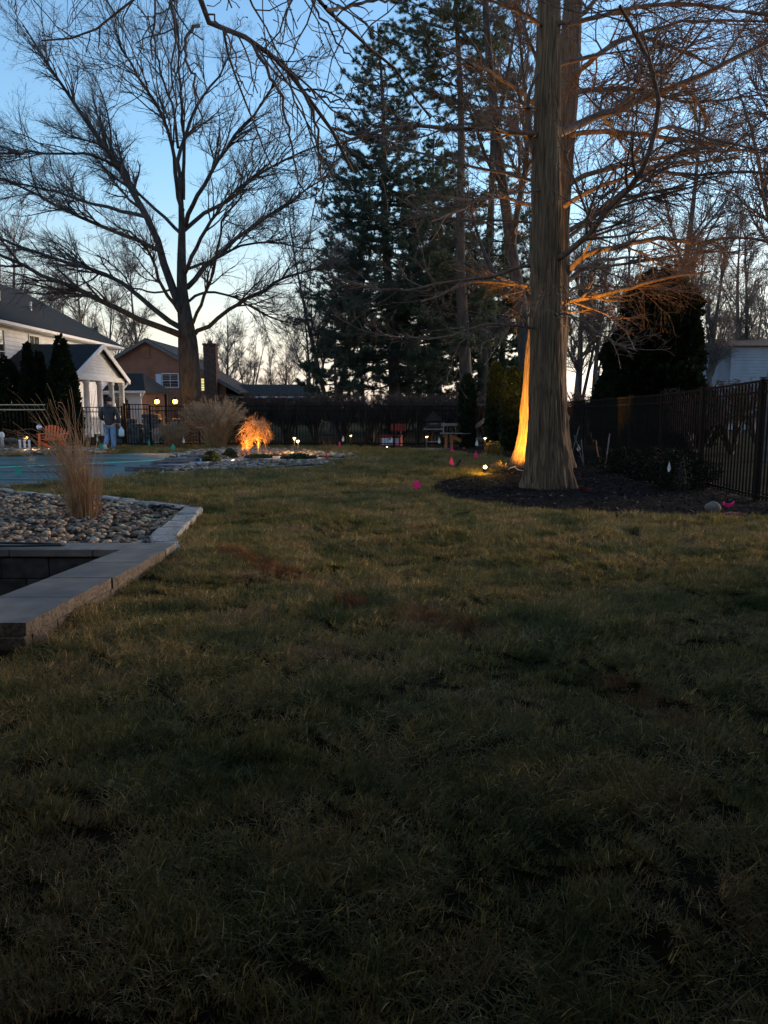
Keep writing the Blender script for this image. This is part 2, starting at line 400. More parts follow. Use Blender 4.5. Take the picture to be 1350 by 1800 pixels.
# pool cover with shallow wind ripples
def filled_sheet(poly, step, zf):
    a = np.array(poly); xs = np.arange(a[:, 0].min(), a[:, 0].max() + step, step[0] if isinstance(step, tuple) else step)
    return xs
px0, py0 = -16, 13.4
gx = np.arange(-16, -5.0, .16); gy = np.arange(13.4, 24.8, .07)
GX, GY = np.meshgrid(gx, gy)
inside = inpoly(GX, GY, POOL)
GZ = .03 + .010 * np.sin(GY * 11 + 1.3 * np.sin(GX * .9) + .8 * np.sin(GX * .37 + GY)) + .006 * np.sin(GY * 23 + GX * 1.1) + .004 * np.sin(GX * 3)
Vp = np.stack((GX, GY, GZ), -1).reshape(-1, 3); n0 = len(gx)
jj, ii = np.nonzero(inside[:-1, :-1] & inside[1:, :-1] & inside[:-1, 1:] & inside[1:, 1:])
b = jj * n0 + ii
pc = link('pool_cover', np_mesh('pool_cover', Vp, np.stack((b, b + 1, b + n0 + 1, b + n0), 1)), M['cover'], smooth=True)
tag(pc, 'dark teal fabric cover stretched over the freeform pool on the left', 'pool cover')
mb = MB()
for yy in (15.2, 17.1, 19.0, 20.9, 22.6):
    mb.box((-10.9, yy, .052), (8.5, .04, .008))
s_ = mb.build('strap', M['black'], pc)
mb = MB(); mb.tube([ground(*p, .06) for p in ((-40, 823), (0, 821.5), (80, 818), (180, 814), (260, 810), (330, 803), (350, 799))], .012, 5)
tag(mb.build('teal_rope', M['cord_teal']), 'thin teal rope lying across the pool cover', 'rope')
mb = MB(); ed = [POOL[i] for i in range(0, 8)]
for a_, b_ in zip(ed[:-1], ed[1:]):
    a_ = np.array(a_); b_ = np.array(b_); mb.beam((a_[0], a_[1] - .08, .015), (b_[0], b_[1] - .08, .015), .16, .07)
tag(mb.build('pool_kerb', M['concrete']), kind='structure')

# ------------------------------------------------------------------ grass: one object of instanced tufts
def tuft_mesh(name, g, n, rad, hmin, hmax, w, lm=.5):
    th = g.random(n) * 6.283; r = rad * np.sqrt(g.random(n))
    base = np.stack((r * np.cos(th), r * np.sin(th), np.zeros(n) - .004), 1)
    yaw = g.random(n) * 6.283; lean = np.abs(g.normal(lm, .38, n)); curl = g.normal(.9, .5, n); h = hmin + (hmax - hmin) * g.random(n)
    Kb = 4; V = np.zeros((n, Kb, 2, 3)); p = base.copy(); side = np.stack((-np.sin(yaw), np.cos(yaw), np.zeros(n)), 1)
    for k in range(Kb):
        t = k / (Kb - 1); ww = w * (1 - t ** 1.5 * .92) * (0.7 + .6 * g.random(n))[:, None] * .5
        V[:, k, 0] = p - side * ww; V[:, k, 1] = p + side * ww
        a = lean + curl * t
        p = p + (h / (Kb - 1))[:, None] * np.stack((np.cos(yaw) * np.sin(a), np.sin(yaw) * np.sin(a), np.cos(a)), 1)
    V = V.reshape(-1, 3); V[:, 2] = np.maximum(V[:, 2], -.004)
    i = np.arange(n)[:, None] * 8 + np.arange(3)[None] * 2; i = i.ravel()
    F = np.stack((i, i + 1, i + 3, i + 2), 1)
    me = np_mesh(name, V, F)
    at_ = me.attributes.new('blade', 'FLOAT', 'POINT'); at_.data.foreach_set('value', np.repeat(g.random(n), 8).astype(np.float32))
    return me
def grass_material():
    m = bpy.data.materials.new('lawn_grass'); m.use_nodes = True; n = m.node_tree; N = n.nodes; L = n.links
    b = N['Principled BSDF']; b.inputs['Roughness'].default_value = .6; b.inputs['Specular IOR Level'].default_value = .22
    g = N.new('ShaderNodeNewGeometry')
    def noise(s, d=3):
        x = N.new('ShaderNodeTexNoise'); x.inputs['Scale'].default_value = s; x.inputs['Detail'].default_value = d
        L.new(g.outputs['Position'], x.inputs['Vector']); return x.outputs[0]
    def ramp(src, els):
        r = N.new('ShaderNodeValToRGB'); L.new(src, r.inputs[0]); e = r.color_ramp.elements
        while len(e) < len(els): e.new(.5)
        for q, (p, c) in zip(e, els): q.position = p; q.color = (*c, 1)
        return r.outputs[0]
    big = ramp(noise(1.5, 6), [(.34, (.085, .095, .035)), (.43, (.17, .145, .054)), (.54, (.265, .195, .082)), (.64, (.275, .185, .095))])
    at = N.new('ShaderNodeAttribute'); at.attribute_name = 'blade'
    bl = ramp(at.outputs['Fac'], [(0, (.30, .40, .25)), (.4, (.8, .85, .7)), (.8, (1.35, 1.2, 1.0)), (.955, (1.6, 1.45, 1.2)), (.975, (3.4, 3.1, 2.6))])
    mu = N.new('ShaderNodeMixRGB'); mu.blend_type = 'MULTIPLY'; mu.inputs[0].default_value = 1; L.new(big, mu.inputs[1]); L.new(bl, mu.inputs[2])
    # rust-orange streaks sprayed or burnt in the lawn
    fac = None
    for (x0, y0, x1, y1, w) in STREAKS:
        sx = N.new('ShaderNodeVectorMath'); sx.operation = 'SUBTRACT'; L.new(g.outputs['Position'], sx.inputs[0]); sx.inputs[1].default_value = (x0, y0, 0)
        L_ = math.hypot(x1 - x0, y1 - y0); dx, dy = (x1 - x0) / L_, (y1 - y0) / L_
        al = N.new('ShaderNodeVectorMath'); al.operation = 'DOT_PRODUCT'; L.new(sx.outputs[0], al.inputs[0]); al.inputs[1].default_value = (dx / L_, dy / L_, 0)
        ac = N.new('ShaderNodeVectorMath'); ac.operation = 'DOT_PRODUCT'; L.new(sx.outputs[0], ac.inputs[0]); ac.inputs[1].default_value = (-dy / w, dx / w, 0)
        aa = N.new('ShaderNodeMath'); aa.operation = 'ABSOLUTE'; L.new(ac.outputs['Value'], aa.inputs[0])
        cc = N.new('ShaderNodeMath'); cc.operation = 'SUBTRACT'; L.new(al.outputs['Value'], cc.inputs[0]); cc.inputs[1].default_value = .5
        ca = N.new('ShaderNodeMath'); ca.operation = 'ABSOLUTE'; L.new(cc.outputs[0], ca.inputs[0])
        cm = N.new('ShaderNodeMath'); cm.operation = 'MULTIPLY'; L.new(ca.outputs[0], cm.inputs[0]); cm.inputs[1].default_value = 2
        mxm = N.new('ShaderNodeMath'); mxm.operation = 'MAXIMUM'; L.new(aa.outputs[0], mxm.inputs[0]); L.new(cm.outputs[0], mxm.inputs[1])
        rr = N.new('ShaderNodeMapRange'); rr.interpolation_type = 'SMOOTHSTEP'; L.new(mxm.outputs[0], rr.inputs[0])
        rr.inputs['From Min'].default_value = 1.15; rr.inputs['From Max'].default_value = .35
        if fac is None: fac = rr.outputs[0]
        else:
            ad = N.new('ShaderNodeMath'); ad.operation = 'MAXIMUM'; L.new(fac, ad.inputs[0]); L.new(rr.outputs[0], ad.inputs[1]); fac = ad.outputs[0]
    nz = ramp(noise(9, 3), [(.35, (0.25, 0.25, 0.25)), (.6, (.9, .9, .9))])
    fm = N.new('ShaderNodeMath'); fm.operation = 'MULTIPLY'; L.new(fac, fm.inputs[0]); L.new(nz, fm.inputs[1])
    ms = N.new('ShaderNodeMixRGB'); L.new(fm.outputs[0], ms.inputs[0]); L.new(mu.outputs[0], ms.inputs[1]); ms.inputs[2].default_value = (.20, .06, .018, 1)
    L.new(ms.outputs[0], b.inputs['Base Color'])
    tr = N.new('ShaderNodeBsdfTranslucent'); L.new(ms.outputs[0], tr.inputs[0])
    mix = N.new('ShaderNodeMixShader'); mix.inputs[0].default_value = .42; L.new(b.outputs[0], mix.inputs[1]); L.new(tr.outputs[0], mix.inputs[2])
    L.new(mix.outputs[0], N['Material Output'].inputs[0]); return m
STREAKS = []
for p, q, w in (((385, 975), (545, 1030), .18), ((690, 1068), (880, 1125), .2), ((1030, 1185), (1230, 1280), .13), ((590, 1050), (640, 1075), .14)):
    a_, b_ = ground(*p), ground(*q); STREAKS.append((a_[0], a_[1], b_[0], b_[1], w))
M['grass'] = grass_material()
tcol = bpy.data.collections.new('grass_tufts')
gg = np.random.default_rng(3)
NV = 7
for k in range(NV):
    me = tuft_mesh('tuft', gg, 125, .085, .028, .068 if k < 6 else .10, .0034, (.35, .5, .7, 1.0, 1.25, .6, 1.1)[k]); me.materials.append(M['grass'])
    tcol.objects.link(bpy.data.objects.new('tuft_%02d' % k, me))
def smooth_noise(x, y, s, ph):
    return (np.sin(x * s + ph) * np.cos(y * s * 1.3 + ph * 2.1) + np.sin((x + y) * s * .7 + ph * 3.3) + np.cos((x - 1.7 * y) * s * 1.9 + ph)) / 3
Xs, Ys, Sc = [], [], []
for (y0, y1, dens, sc) in ((1.0, 4.5, 185, 1.05), (4.5, 8, 185, 1.1), (8, 14, 130, 1.3), (14, 29, 70, 1.75)):
    hw0 = lambda y: .56 * y + 1.0
    W = hw0(y1); n = int((2 * W) * (y1 - y0) * dens)
    x = (gg.random(n) * 2 - 1) * W; y = y0 + (y1 - y0) * gg.random(n)
    k = np.abs(x) < hw0(y) ; Xs.append(x[k]); Ys.append(y[k]); Sc.append(np.full(k.sum(), sc))
x = np.concatenate(Xs); y = np.concatenate(Ys); s = np.concatenate(Sc)
def cop_out(x, y):   # the coping band and the pit beyond it
    xo = -2.20 + (y - 4.6) * ((-2.03 + 2.20) / (7.13 - 4.6))
    return (x < xo + .02) & (y > 4.62) & (y < 7.6)
bad = inpoly(x, y, POOL) | inpoly(x, y, BED1) | inpoly(x, y, BED2) | inpoly(x, y, BED3) | inpoly(x, y, MULCH) | cop_out(x, y) | (x > 5.8) | (y > 28.2)
bad |= (x < -2.18) & (y > 4.3) & (y < 4.65)
x, y, s = x[~bad], y[~bad], s[~bad]
pts = np.stack((x, y, gz(x, y)), 1)
gme = bpy.data.meshes.new('lawn_grass'); gme.vertices.add(len(pts)); gme.vertices.foreach_set('co', pts.astype(np.float32).ravel())
tdir = 3.2 * smooth_noise(x, y, 1.1, .4) + 2.2 * smooth_noise(x, y, 4.3, 1.7); tmag = .35 + .45 * smooth_noise(x, y, 3.1, 2.2) + .12 * gg.normal(size=len(x))
tmag = np.clip(tmag, 0, .95)
rot = np.zeros((len(x), 3), np.float32)
for i in range(len(x)):
    pass
# tilt about a horizontal axis after a random spin
spin = gg.random(len(x)) * 6.283
ax = np.stack((-np.sin(tdir), np.cos(tdir), np.zeros_like(x)), 1)
qt = np.stack((np.cos(tmag / 2), *(ax * np.sin(tmag / 2)[:, None]).T), 1)
qs = np.stack((np.cos(spin / 2), np.zeros_like(x), np.zeros_like(x), np.sin(spin / 2)), 1)
w1, x1, y1, z1 = qt.T; w2, x2, y2, z2 = qs.T
q = np.stack((w1 * w2 - x1 * x2 - y1 * y2 - z1 * z2, w1 * x2 + x1 * w2 + y1 * z2 - z1 * y2, w1 * y2 - x1 * z2 + y1 * w2 + z1 * x2, w1 * z2 + x1 * y2 - y1 * x2 + z1 * w2), 1)
qw, qx, qy, qz = q.T
rot[:, 0] = np.arctan2(2 * (qw * qx + qy * qz), 1 - 2 * (qx ** 2 + qy ** 2)); rot[:, 1] = np.arcsin(np.clip(2 * (qw * qy - qz * qx), -1, 1)); rot[:, 2] = np.arctan2(2 * (qw * qz + qx * qy), 1 - 2 * (qy ** 2 + qz ** 2))
scl = s * np.maximum(.78, .84 + .30 * smooth_noise(x, y, 2.3, 5.1) + .35 * gg.random(len(x)))
a_ = gme.attributes.new('rot', 'FLOAT_VECTOR', 'POINT'); a_.data.foreach_set('vector', rot.ravel())
a_ = gme.attributes.new('scl', 'FLOAT', 'POINT'); a_.data.foreach_set('value', scl.astype(np.float32))
grass = link('lawn_grass', gme, M['grass']); tag(grass, 'short dormant turf grass, matted tan and green, covering the yard', 'grass', kind='stuff')
ng = bpy.data.node_groups.new('tufts', 'GeometryNodeTree')
ng.interface.new_socket('Geometry', in_out='INPUT', socket_type='NodeSocketGeometry'); ng.interface.new_socket('Geometry', in_out='OUTPUT', socket_type='NodeSocketGeometry')
gi = ng.nodes.new('NodeGroupInput'); go = ng.nodes.new('NodeGroupOutput')
iop = ng.nodes.new('GeometryNodeInstanceOnPoints'); ci = ng.nodes.new('GeometryNodeCollectionInfo'); ci.inputs['Collection'].default_value = tcol
ci.inputs['Separate Children'].default_value = True; ci.inputs['Reset Children'].default_value = True
na = ng.nodes.new('GeometryNodeInputNamedAttribute'); na.data_type = 'FLOAT_VECTOR'; na.inputs['Name'].default_value = 'rot'
nb = ng.nodes.new('GeometryNodeInputNamedAttribute'); nb.data_type = 'FLOAT'; nb.inputs['Name'].default_value = 'scl'
e2r = ng.nodes.new('FunctionNodeEulerToRotation'); ng.links.new(na.outputs[0], e2r.inputs[0])
rv = ng.nodes.new('FunctionNodeRandomValue'); rv.data_type = 'INT'; rv.inputs['Min'].default_value = 0; rv.inputs['Max'].default_value = NV - 1
for i_ in rv.inputs:
    if i_.name == 'Min' and i_.type == 'INT': i_.default_value = 0
    if i_.name == 'Max' and i_.type == 'INT': i_.default_value = NV - 1
ng.links.new(gi.outputs[0], iop.inputs['Points']); ng.links.new(ci.outputs[0], iop.inputs['Instance']); iop.inputs['Pick Instance'].default_value = True
ng.links.new([o for o in rv.outputs if o.type == 'INT'][0], iop.inputs['Instance Index'])
ng.links.new(e2r.outputs[0], iop.inputs['Rotation']); ng.links.new(nb.outputs[0], iop.inputs['Scale']); ng.links.new(iop.outputs[0], go.inputs[0])
md = grass.modifiers.new('tufts', 'NODES'); md.node_group = ng

# ------------------------------------------------------------------ retaining wall and pit
wall = thing('retaining_wall', 'low block retaining wall with smooth grey coping slabs around the dark pit at left', 'retaining wall', (-2.3, 6, 0))
TOP = .175
def xo(y): return -2.20 + (y - 4.6) * ((-2.03 + 2.20) / (7.13 - 4.6))
def xi(y): return -2.80 + (y - 4.6) * ((-2.49 + 2.80) / (6.78 - 4.6))
cuts = [4.6, 5.25, 5.86, 6.46, 7.045]
for a_, b_ in zip(cuts[:-1], cuts[1:]):
    gp = .006; mb = MB(); j = random.uniform(-.012, .012)
    sk = .10 if b_ < 7 else 0; ska = .10 if a_ > 4.7 else 0
    poly = [(xo(a_) + j, a_ + gp), (xo(b_) + j, b_ - gp), (xi(b_), b_ - gp - 0), (xi(a_), a_ + gp)]
    # rough outer edge: subdivide and jitter
    k = 7; outer = [(poly[0][0] + (poly[1][0] - poly[0][0]) * t / k + random.uniform(-.013, .008), poly[0][1] + (poly[1][1] - poly[0][1]) * t / k) for t in range(k + 1)]
    mb.prism(outer + [poly[2], poly[3]], TOP - .085, TOP + random.uniform(-.002, .002))
    o = mb.build('coping_slab', M['slab'], wall); o.data.materials.append(M['splitface'])
    for p in o.data.polygons:
        if abs(p.normal.z) < .5: p.material_index = 1
# far band along the pit
xb = [-9.2, -8.3, -7.5, -6.7, -5.9, -5.1, -4.3, -3.5, -2.72, -2.03]
for a_, b_ in zip(xb[:-1], xb[1:]):
    mb = MB(); mb.box(((a_ + b_) / 2, 7.23, TOP - .035), (b_ - a_ - .008, .36, .07), 0, .006); mb.build('coping_slab', M['slab'], wall)
# blocks under the coping, outside face (seen at the near end) and pit faces
def blockrow(p, q, z0, z1, w, L, off):
    p = np.array(p, float); q = np.array(q, float); d = np.linalg.norm(q - p); u = (q - p) / d; t = -off
    while t < d:
        a = max(t, 0); b = min(t + L, d)
        if b - a > .04:
            c = p + u * (a + b) / 2; mb = MB(); mb.box((c[0], c[1], (z0 + z1) / 2), (b - a - .008, w + random.uniform(-.008, .008), z1 - z0 - .006), math.atan2(u[1], u[0]), .008)
            mb.build('wall_block', M['splitface'] if z0 > -.2 and w < .24 else M['block'], wall)
        t += L
blockrow((-2.33, 4.70), (-2.16, 7.1), -.10, TOP - .088, .23, .42, .1)
blockrow((-3.6, 4.66), (-2.22, 4.66), -.14, TOP - .088, .12, .40, .2)
for r in range(5):
    z1 = TOP - .088 - r * .2
    blockrow((-9.0, 7.22), (-2.6, 7.22), z1 - .2, z1, .28, .45, (r % 2) * .22)
    blockrow((-2.68, 4.84), (-2.46, 7.06), z1 - .2, z1, .27, .45, (r % 2) * .22)
    blockrow((-7.0, 4.9), (-2.8, 4.9), z1 - .2, z1, .27, .45, (r % 2) * .22)
mb = MB(); mb.box((-5, 6, -.86), (4.6, 2.6, .1)); tag(mb.build('pit_floor', M['rockbed']), kind='structure')
mb = MB(); mb.box((-7.1, 6, -.4), (.2, 2.2, .98)); mb.build('end_wall', M['block'], wall)
mb = MB(); hose = [(-4.1, 7.2, TOP + .015), (-3.9, 7.1, TOP + .02), (-3.6, 7.16, TOP + .015), (-3.35, 7.08, TOP + .03), (-3.0, 7.18, TOP + .02), (-3.2, 7.28, TOP + .015), (-3.7, 7.24, TOP + .03), (-3.95, 7.2, TOP + .03)]
mb.tube(resample(hose, 30), .012, 6); tag(mb.build('black_cable', M['black']), 'black cable coiled loosely on the grey coping above the pit', 'cable')

# curb stones of the near rock bed
def curb(name, pts, w, h, L, m, parent, z=0.0):
    for a_, b_ in zip(pts[:-1], pts[1:]):
        a_ = np.array((*a_, 0.)); b_ = np.array((*b_, 0.)); d = np.linalg.norm(b_ - a_); n = max(1, round(d / L)); u = (b_ - a_) / d
        for k in range(n):
            c = a_ + u * d * (k + .5) / n; ww = w * random.uniform(.88, 1.12); hh = h * random.uniform(.85, 1.1)
            mb = MB(); mb.box((c[0], c[1], z + hh / 2 - .02), (d / n - .010, ww, hh + .04), math.atan2(u[1], u[0]) + random.uniform(-.04, .04), .014)
            o = mb.build('curb_stone', m, parent)
            V = np.array([v.co[:] for v in o.data.vertices]) + rng.normal(0, .004, (len(o.data.vertices), 3)); o.data.vertices.foreach_set('co', V.ravel())
ct = thing('stone_curb', 'pale cut stone curb edging the river rock bed beside the retaining wall', 'curb', (-3, 9, 0))
curb('stone_curb', CURB1[:7], .15, .075, .42, M['concrete'], ct)
curb('stone_curb', CURB1[6:] + [(-2.13, 7.5)], .27, .11, .5, M['concrete'], ct)
ct2 = thing('stone_curb', 'low pale curb curving round the front of the rock island with the lit maple', 'curb', (-3, 18, 0))
curb('stone_curb', BED2[0:5], .13, .05, .5, M['concrete'], ct2); curb('stone_curb', BED2[4:7], .12, .05, .4, M['concrete'], ct2)
curb('stone_curb', BED2[6:10], .13, .05, .5, M['concrete'], ct2)

# ------------------------------------------------------------------ river rocks
def ico(sub):
    import bmesh
    bm = bmesh.new(); bmesh.ops.create_icosphere(bm, subdivisions=sub, radius=1)
    V = np.array([v.co[:] for v in bm.verts]); F = np.array([[v.index for v in f.verts] for f in bm.faces]); bm.free(); return V, F
ICO1, ICO2 = ico(1), ico(2)
def rock_shape(g, base, amt=.12):
    V = base[0].copy(); s = np.array((g.uniform(.75, 1.3), g.uniform(.65, 1.0), g.uniform(.4, .65)))
    for _ in range(4):
        d = unit(g.normal(size=3)); V *= (1 + amt * np.tanh(V @ d * 1.5) * g.uniform(-1, 1))[:, None]
    return V * s
def scatter_rocks(parent, poly, n_single, n_rest, size, zbase, near=(0, 0)):
    g = np.random.default_rng(int(abs(poly[0][1]) * 10)); a = np.array(poly)
    xs = []; 
    while len(xs) < n_single + n_rest:
        p = g.uniform(a.min(0), a.max(0), (4000, 2)); p = p[inpoly(p[:, 0], p[:, 1], poly)]; xs += list(map(tuple, p))
    P = np.array(xs[:n_single + n_rest])
    # only what the camera could see
    P = P[(np.abs(P[:, 0]) < .56 * P[:, 1] + 1.2)]
    d = np.hypot(P[:, 0], P[:, 1]); P = P[np.argsort(d)]
    shapes = [np_mesh('rock', rock_shape(g, ICO2), ICO2[1]) for _ in range(12)]
    for i, s in enumerate(shapes):
        s.materials.append(ROCKS[[0, 0, 1, 2, 3, 0, 1, 2, 0, 4, 2, 3][i]]); s.polygons.foreach_set('use_smooth', [True] * len(s.polygons))
    for p in P[:n_single]:
        o = bpy.data.objects.new('river_rock', random.choice(shapes)); COL.objects.link(o); o.parent = parent
        r = size * g.uniform(.6, 1.35); o.scale = (r, r, r); o.location = (p[0], p[1], zbase + r * .3 + g.uniform(0, .035)); o.rotation_euler = (g.uniform(-.4, .4), g.uniform(-.4, .4), g.uniform(0, 6.28))
    rest = P[n_single:]
    base = ICO1
    for mi in range(5):
        sub = rest[mi::5] if mi in (0, 1, 2) else rest[mi::5]
        if len(sub) == 0: continue
        Vs, Fs = [], []; n = 0
        for p in sub:
            V = rock_shape(g, base); r = size * g.uniform(.6, 1.35); t = g.uniform(0, 6.28); c, s = math.cos(t), math.sin(t)
            V = V @ np.array(((c, s, 0), (-s, c, 0), (0, 0, 1))) * r + np.array((p[0], p[1], zbase + r * .3 + g.uniform(0, .035)))
            Vs.append(V); Fs.append(base[1] + n); n += len(V)
        o = link('small_river_rocks', np_mesh('small_river_rocks', np.concatenate(Vs), np.concatenate(Fs)), ROCKS[[0, 1, 2, 0, 3][mi]], parent, True); o['kind'] = 'stuff'
scatter_rocks(rb1, BED1, 300, 4700, .043, .02)
PATH_IN = [tuple(ground(*p)[:2]) for p in ((300, 808), (400, 810), (430, 804.5), (520, 804.5), (585, 807.5), (555, 810), (530, 813), (430, 811), (360, 817), (292, 826), (275, 822))]
BED2a = [tuple(ground(*p)[:2]) for p in ((283, 832), (350, 829), (441, 827.6), (530, 822), (582, 818.5), (560, 812.5), (530, 813.5), (430, 812), (360, 819), (300, 826))]
BED2b = [tuple(ground(*p)[:2]) for p in ((420, 804), (430, 802.5), (520, 802.5), (600, 806.5), (626, 804), (615, 801), (546, 796), (480, 792), (415, 790), (336, 795), (320, 802), (300, 806), (400, 807.5))]
scatter_rocks(rb2, BED2a, 150, 1500, .055, .02); scatter_rocks(rb2, BED2b, 150, 2900, .062, .02)
scatter_rocks(rb3, BED3, 120, 900, .10, .02)
# flat flagstones stepping out of the pool
for i, (fx, fy, w, d_) in enumerate(((262, 824, .9, .5), (285, 822, 1.0, .45), (300, 816, 1.1, .5), (276, 829, .9, .4), (322, 812, 1.1, .6), (345, 806, 1.0, .6), (252, 830, .8, .35))):
    c = ground(fx, fy); mb = MB(); k = 9
    poly = [(c[0] + w / 2 * math.cos(t) * random.uniform(.75, 1.1), c[1] + d_ / 2 * math.sin(t) * random.uniform(.75, 1.1)) for t in np.linspace(0, 6.28, k, endpoint=False)]
    mb.prism(poly, .0, .055 + .012 * i); mb.build('flagstone', M['flag'], rb2)

# mulch chips
def chips(poly, n, z, size, m, name, ymax=40):
    g = np.random.default_rng(11); a = np.array(poly); P = g.uniform(a.min(0), a.max(0), (n * 3, 2))
    P = P[inpoly(P[:, 0], P[:, 1], poly) & (P[:, 1] < ymax)][:n]; n = len(P)
    th = g.uniform(0, 6.28, n); L = size * g.uniform(.5, 1.6, n); w = size * g.uniform(.12, .35, n); el = g.uniform(-.5, .5, n)
    u = np.stack((np.cos(th) * np.cos(el), np.sin(th) * np.cos(el), np.sin(el)), 1) * L[:, None] / 2
    v = np.stack((-np.sin(th), np.cos(th), g.uniform(-.6, .6, n)), 1) * w[:, None] / 2; hgt = np.array((0, 0, 1)) * (w * .25)[:, None]
    c = np.stack((P[:, 0], P[:, 1], z + np.abs(np.sin(el)) * L / 2 + .004 + g.random(n) * .01), 1)
    V = np.stack((c - u - v, c + u - v, c + u + v, c - u + v, c - u * .8 + hgt, c + u * .8 + hgt), 1).reshape(-1, 3)
    i = np.arange(n) * 6
    F = np.concatenate([np.stack((i + a, i + b_, i + c_), 1) for a, b_, c_ in ((0, 1, 5), (0, 5, 4), (3, 4, 5), (3, 5, 2), (0, 4, 3), (1, 2, 5))])
    o = link(name, np_mesh(name, V, F), m); return o
tag(chips(MULCH, 26000, .012, .055, M['chip'], 'mulch_chips', 24), 'dark shredded bark chips covering the beds along the fence', 'mulch', kind='stuff')
M['leaf'] = mat('fallen_leaf', (.16, .12, .08), (.32, .26, .2), .8, 5)
M['chipleaf'] = mat('small_dry_leaf', (.07, .05, .03), (.16, .12, .08), .9, 5)
LAWN = [(-1.7, 1.2), (2.5, 1.2), (5.6, 9.5), (1.8, 11.5), (.8, 13.6), (2.0, 19), (-1, 24), (-3.5, 15), (-2.0, 10)]
tag(chips(LAWN, 90, .03, .035, M['chipleaf'], 'fallen_leaves', 26), 'scattered small dry leaves caught in the lawn', 'leaves', kind='stuff')
tag(chips(MULCH, 700, .02, .05, M['leaf'], 'fallen_leaves', 26), 'pale dry leaves scattered over the dark mulch', 'leaves', kind='stuff')

# ------------------------------------------------------------------ fences
def unit_box_mesh(name, sx, sy, sz, m, bev=0):
    mb = MB(); mb.box((0, 0, sz / 2), (sx, sy, sz), 0, bev); me = np_mesh(name, np.concatenate(mb.v), mb.f); me.materials.append(m); return me
PK = unit_box_mesh('picket', .020, .020, 1.0, M['metal'])
def fence(name, label, posts, sp, rail_m=None, post=.065, gate=None, second=.17, skip_post=()):
    """posts: (x, y, top)"""
    p0 = posts[0]; t = thing(name, label, 'gate' if gate else 'fence', (p0[0], p0[1], 0))
    rail_m = rail_m or M['metal']
    for i, (x, y, z) in enumerate(posts):
        if i in skip_post: continue
        mb = MB(); mb.box((x, y, (z + .03) / 2 - .05), (post, post, z + .13), 0, .005); mb.box((x, y, z + .045), (post + .02, post + .02, .02), 0, .004)
        mb.build('post', M['metal'], t)
    for a_, b_ in zip(posts[:-1], posts[1:]):
        a = np.array(a_, float); b = np.array(b_, float); d = b - a; L = math.hypot(d[0], d[1]); u = d / L
        for (dz, top) in ((0, True), (-second, True), (.11, False)):
            p = np.array((a[0], a[1], a[2] + dz if top else dz)); q = np.array((b[0], b[1], b[2] + dz if top else dz))
            mb = MB(); mb.beam(p + (q - p) * (post / 2 / L), q - (q - p) * (post / 2 / L), .030, .034); mb.build('rail', rail_m if top else M['metal'], t)
        n = int(round(L / sp))
        for k in range(1, n):
            c = a + d * k / n; o = bpy.data.objects.new('picket', PK); COL.objects.link(o); o.parent = t
            o.location = (c[0] - p0[0], c[1] - p0[1], .05); o.scale = (1, 1, c[2] - .07); o.rotation_euler.z = math.atan2(d[1], d[0])
    return t
RP = [(5.90, -2.9, 1.92), (5.90, -.8, 1.92), (5.90, 1.35, 1.92), (5.9, 3.5, 1.92), (5.9, 5.65, 1.92), (5.89, 7.8, 1.92), (5.88, 9.95, 1.92), (5.87, 12.05, 1.89), (5.85, 14.2, 1.80), (5.85, 16.3, 1.74), (5.85, 18.4, 1.71), (5.85, 20.5, 1.68), (5.84, 22.6, 1.66), (5.84, 24.7, 1.62), (5.84, 26.8, 1.56), (5.84, 28.9, 1.50)]
fence('picket_fence', 'black metal picket fence running away along the right side beside the mulch bed', RP, .112)
REAR = [(5.84 - 1.822 * k, 28.9, 1.50) for k in range(0, 9)]
fence('picket_fence', 'long black metal picket fence across the back of the yard in front of the hedge', REAR, .112, skip_post=(0,))
fence('garden_gate', 'black metal picket gate behind the walking person', [(-9.68, 28.9, 1.56), (-8.736, 28.9, 1.56)], .11, gate=True, post=.085, skip_post=(1,))
fence('picket_fence', 'short black metal picket fence between the walking person and the tan topped fence', [(-11.7, 28.3, 1.46), (-9.78, 28.9, 1.46)], .112)
fence('picket_fence', 'picket fence with tan top rails at far left behind the pool', [(-15.5, 27.0, 1.55), (-13.6, 27.0, 1.55), (-11.75, 27.0, 1.55)], .13, rail_m=M['tanwood'])

# ------------------------------------------------------------------ the great shade tree on the left
def finish_tree(t, trunk_set, limbs, twigs, mt, ml, mw, limb_name='limb'):
    o = link('trunk', tube_mesh('trunk', [trunk_set]), mt, t, True)
    for P, R, s in limbs:
        link(limb_name, tube_mesh('limb', [(P[None] if P.ndim == 2 else P, R[None] if R.ndim == 1 else R, s)]), ml, t, True)
    o = link('twigs', tube_mesh('twigs', twigs), mw, t, False); o['kind'] = 'stuff'
    return t
def local(t, P): return P - ORG[t]
TD = 34.0
g1 = np.random.default_rng(29)
b0 = at(338, 735, TD); b0[2] = 0
t1 = thing('shade_tree', 'huge bare spreading shade tree with dark trunk left of centre behind the houses fence', 'tree', tuple(b0))
trunk_px = [(340, 780), (337, 735), (335, 690), (333, 650), (331, 615), (329, 585), (324, 550), (320, 511), (319, 455), (320, 400), (318, 356)]
tp = resample([at(x, y, TD) for x, y in trunk_px], 26); tp[0, 2] = -.2
k = np.linspace(0, 1, 26); tr = np.interp(k, [0, .06, .15, .42, .5, .62, 1], [.66, .52, .46, .43, .34, .24, .11])
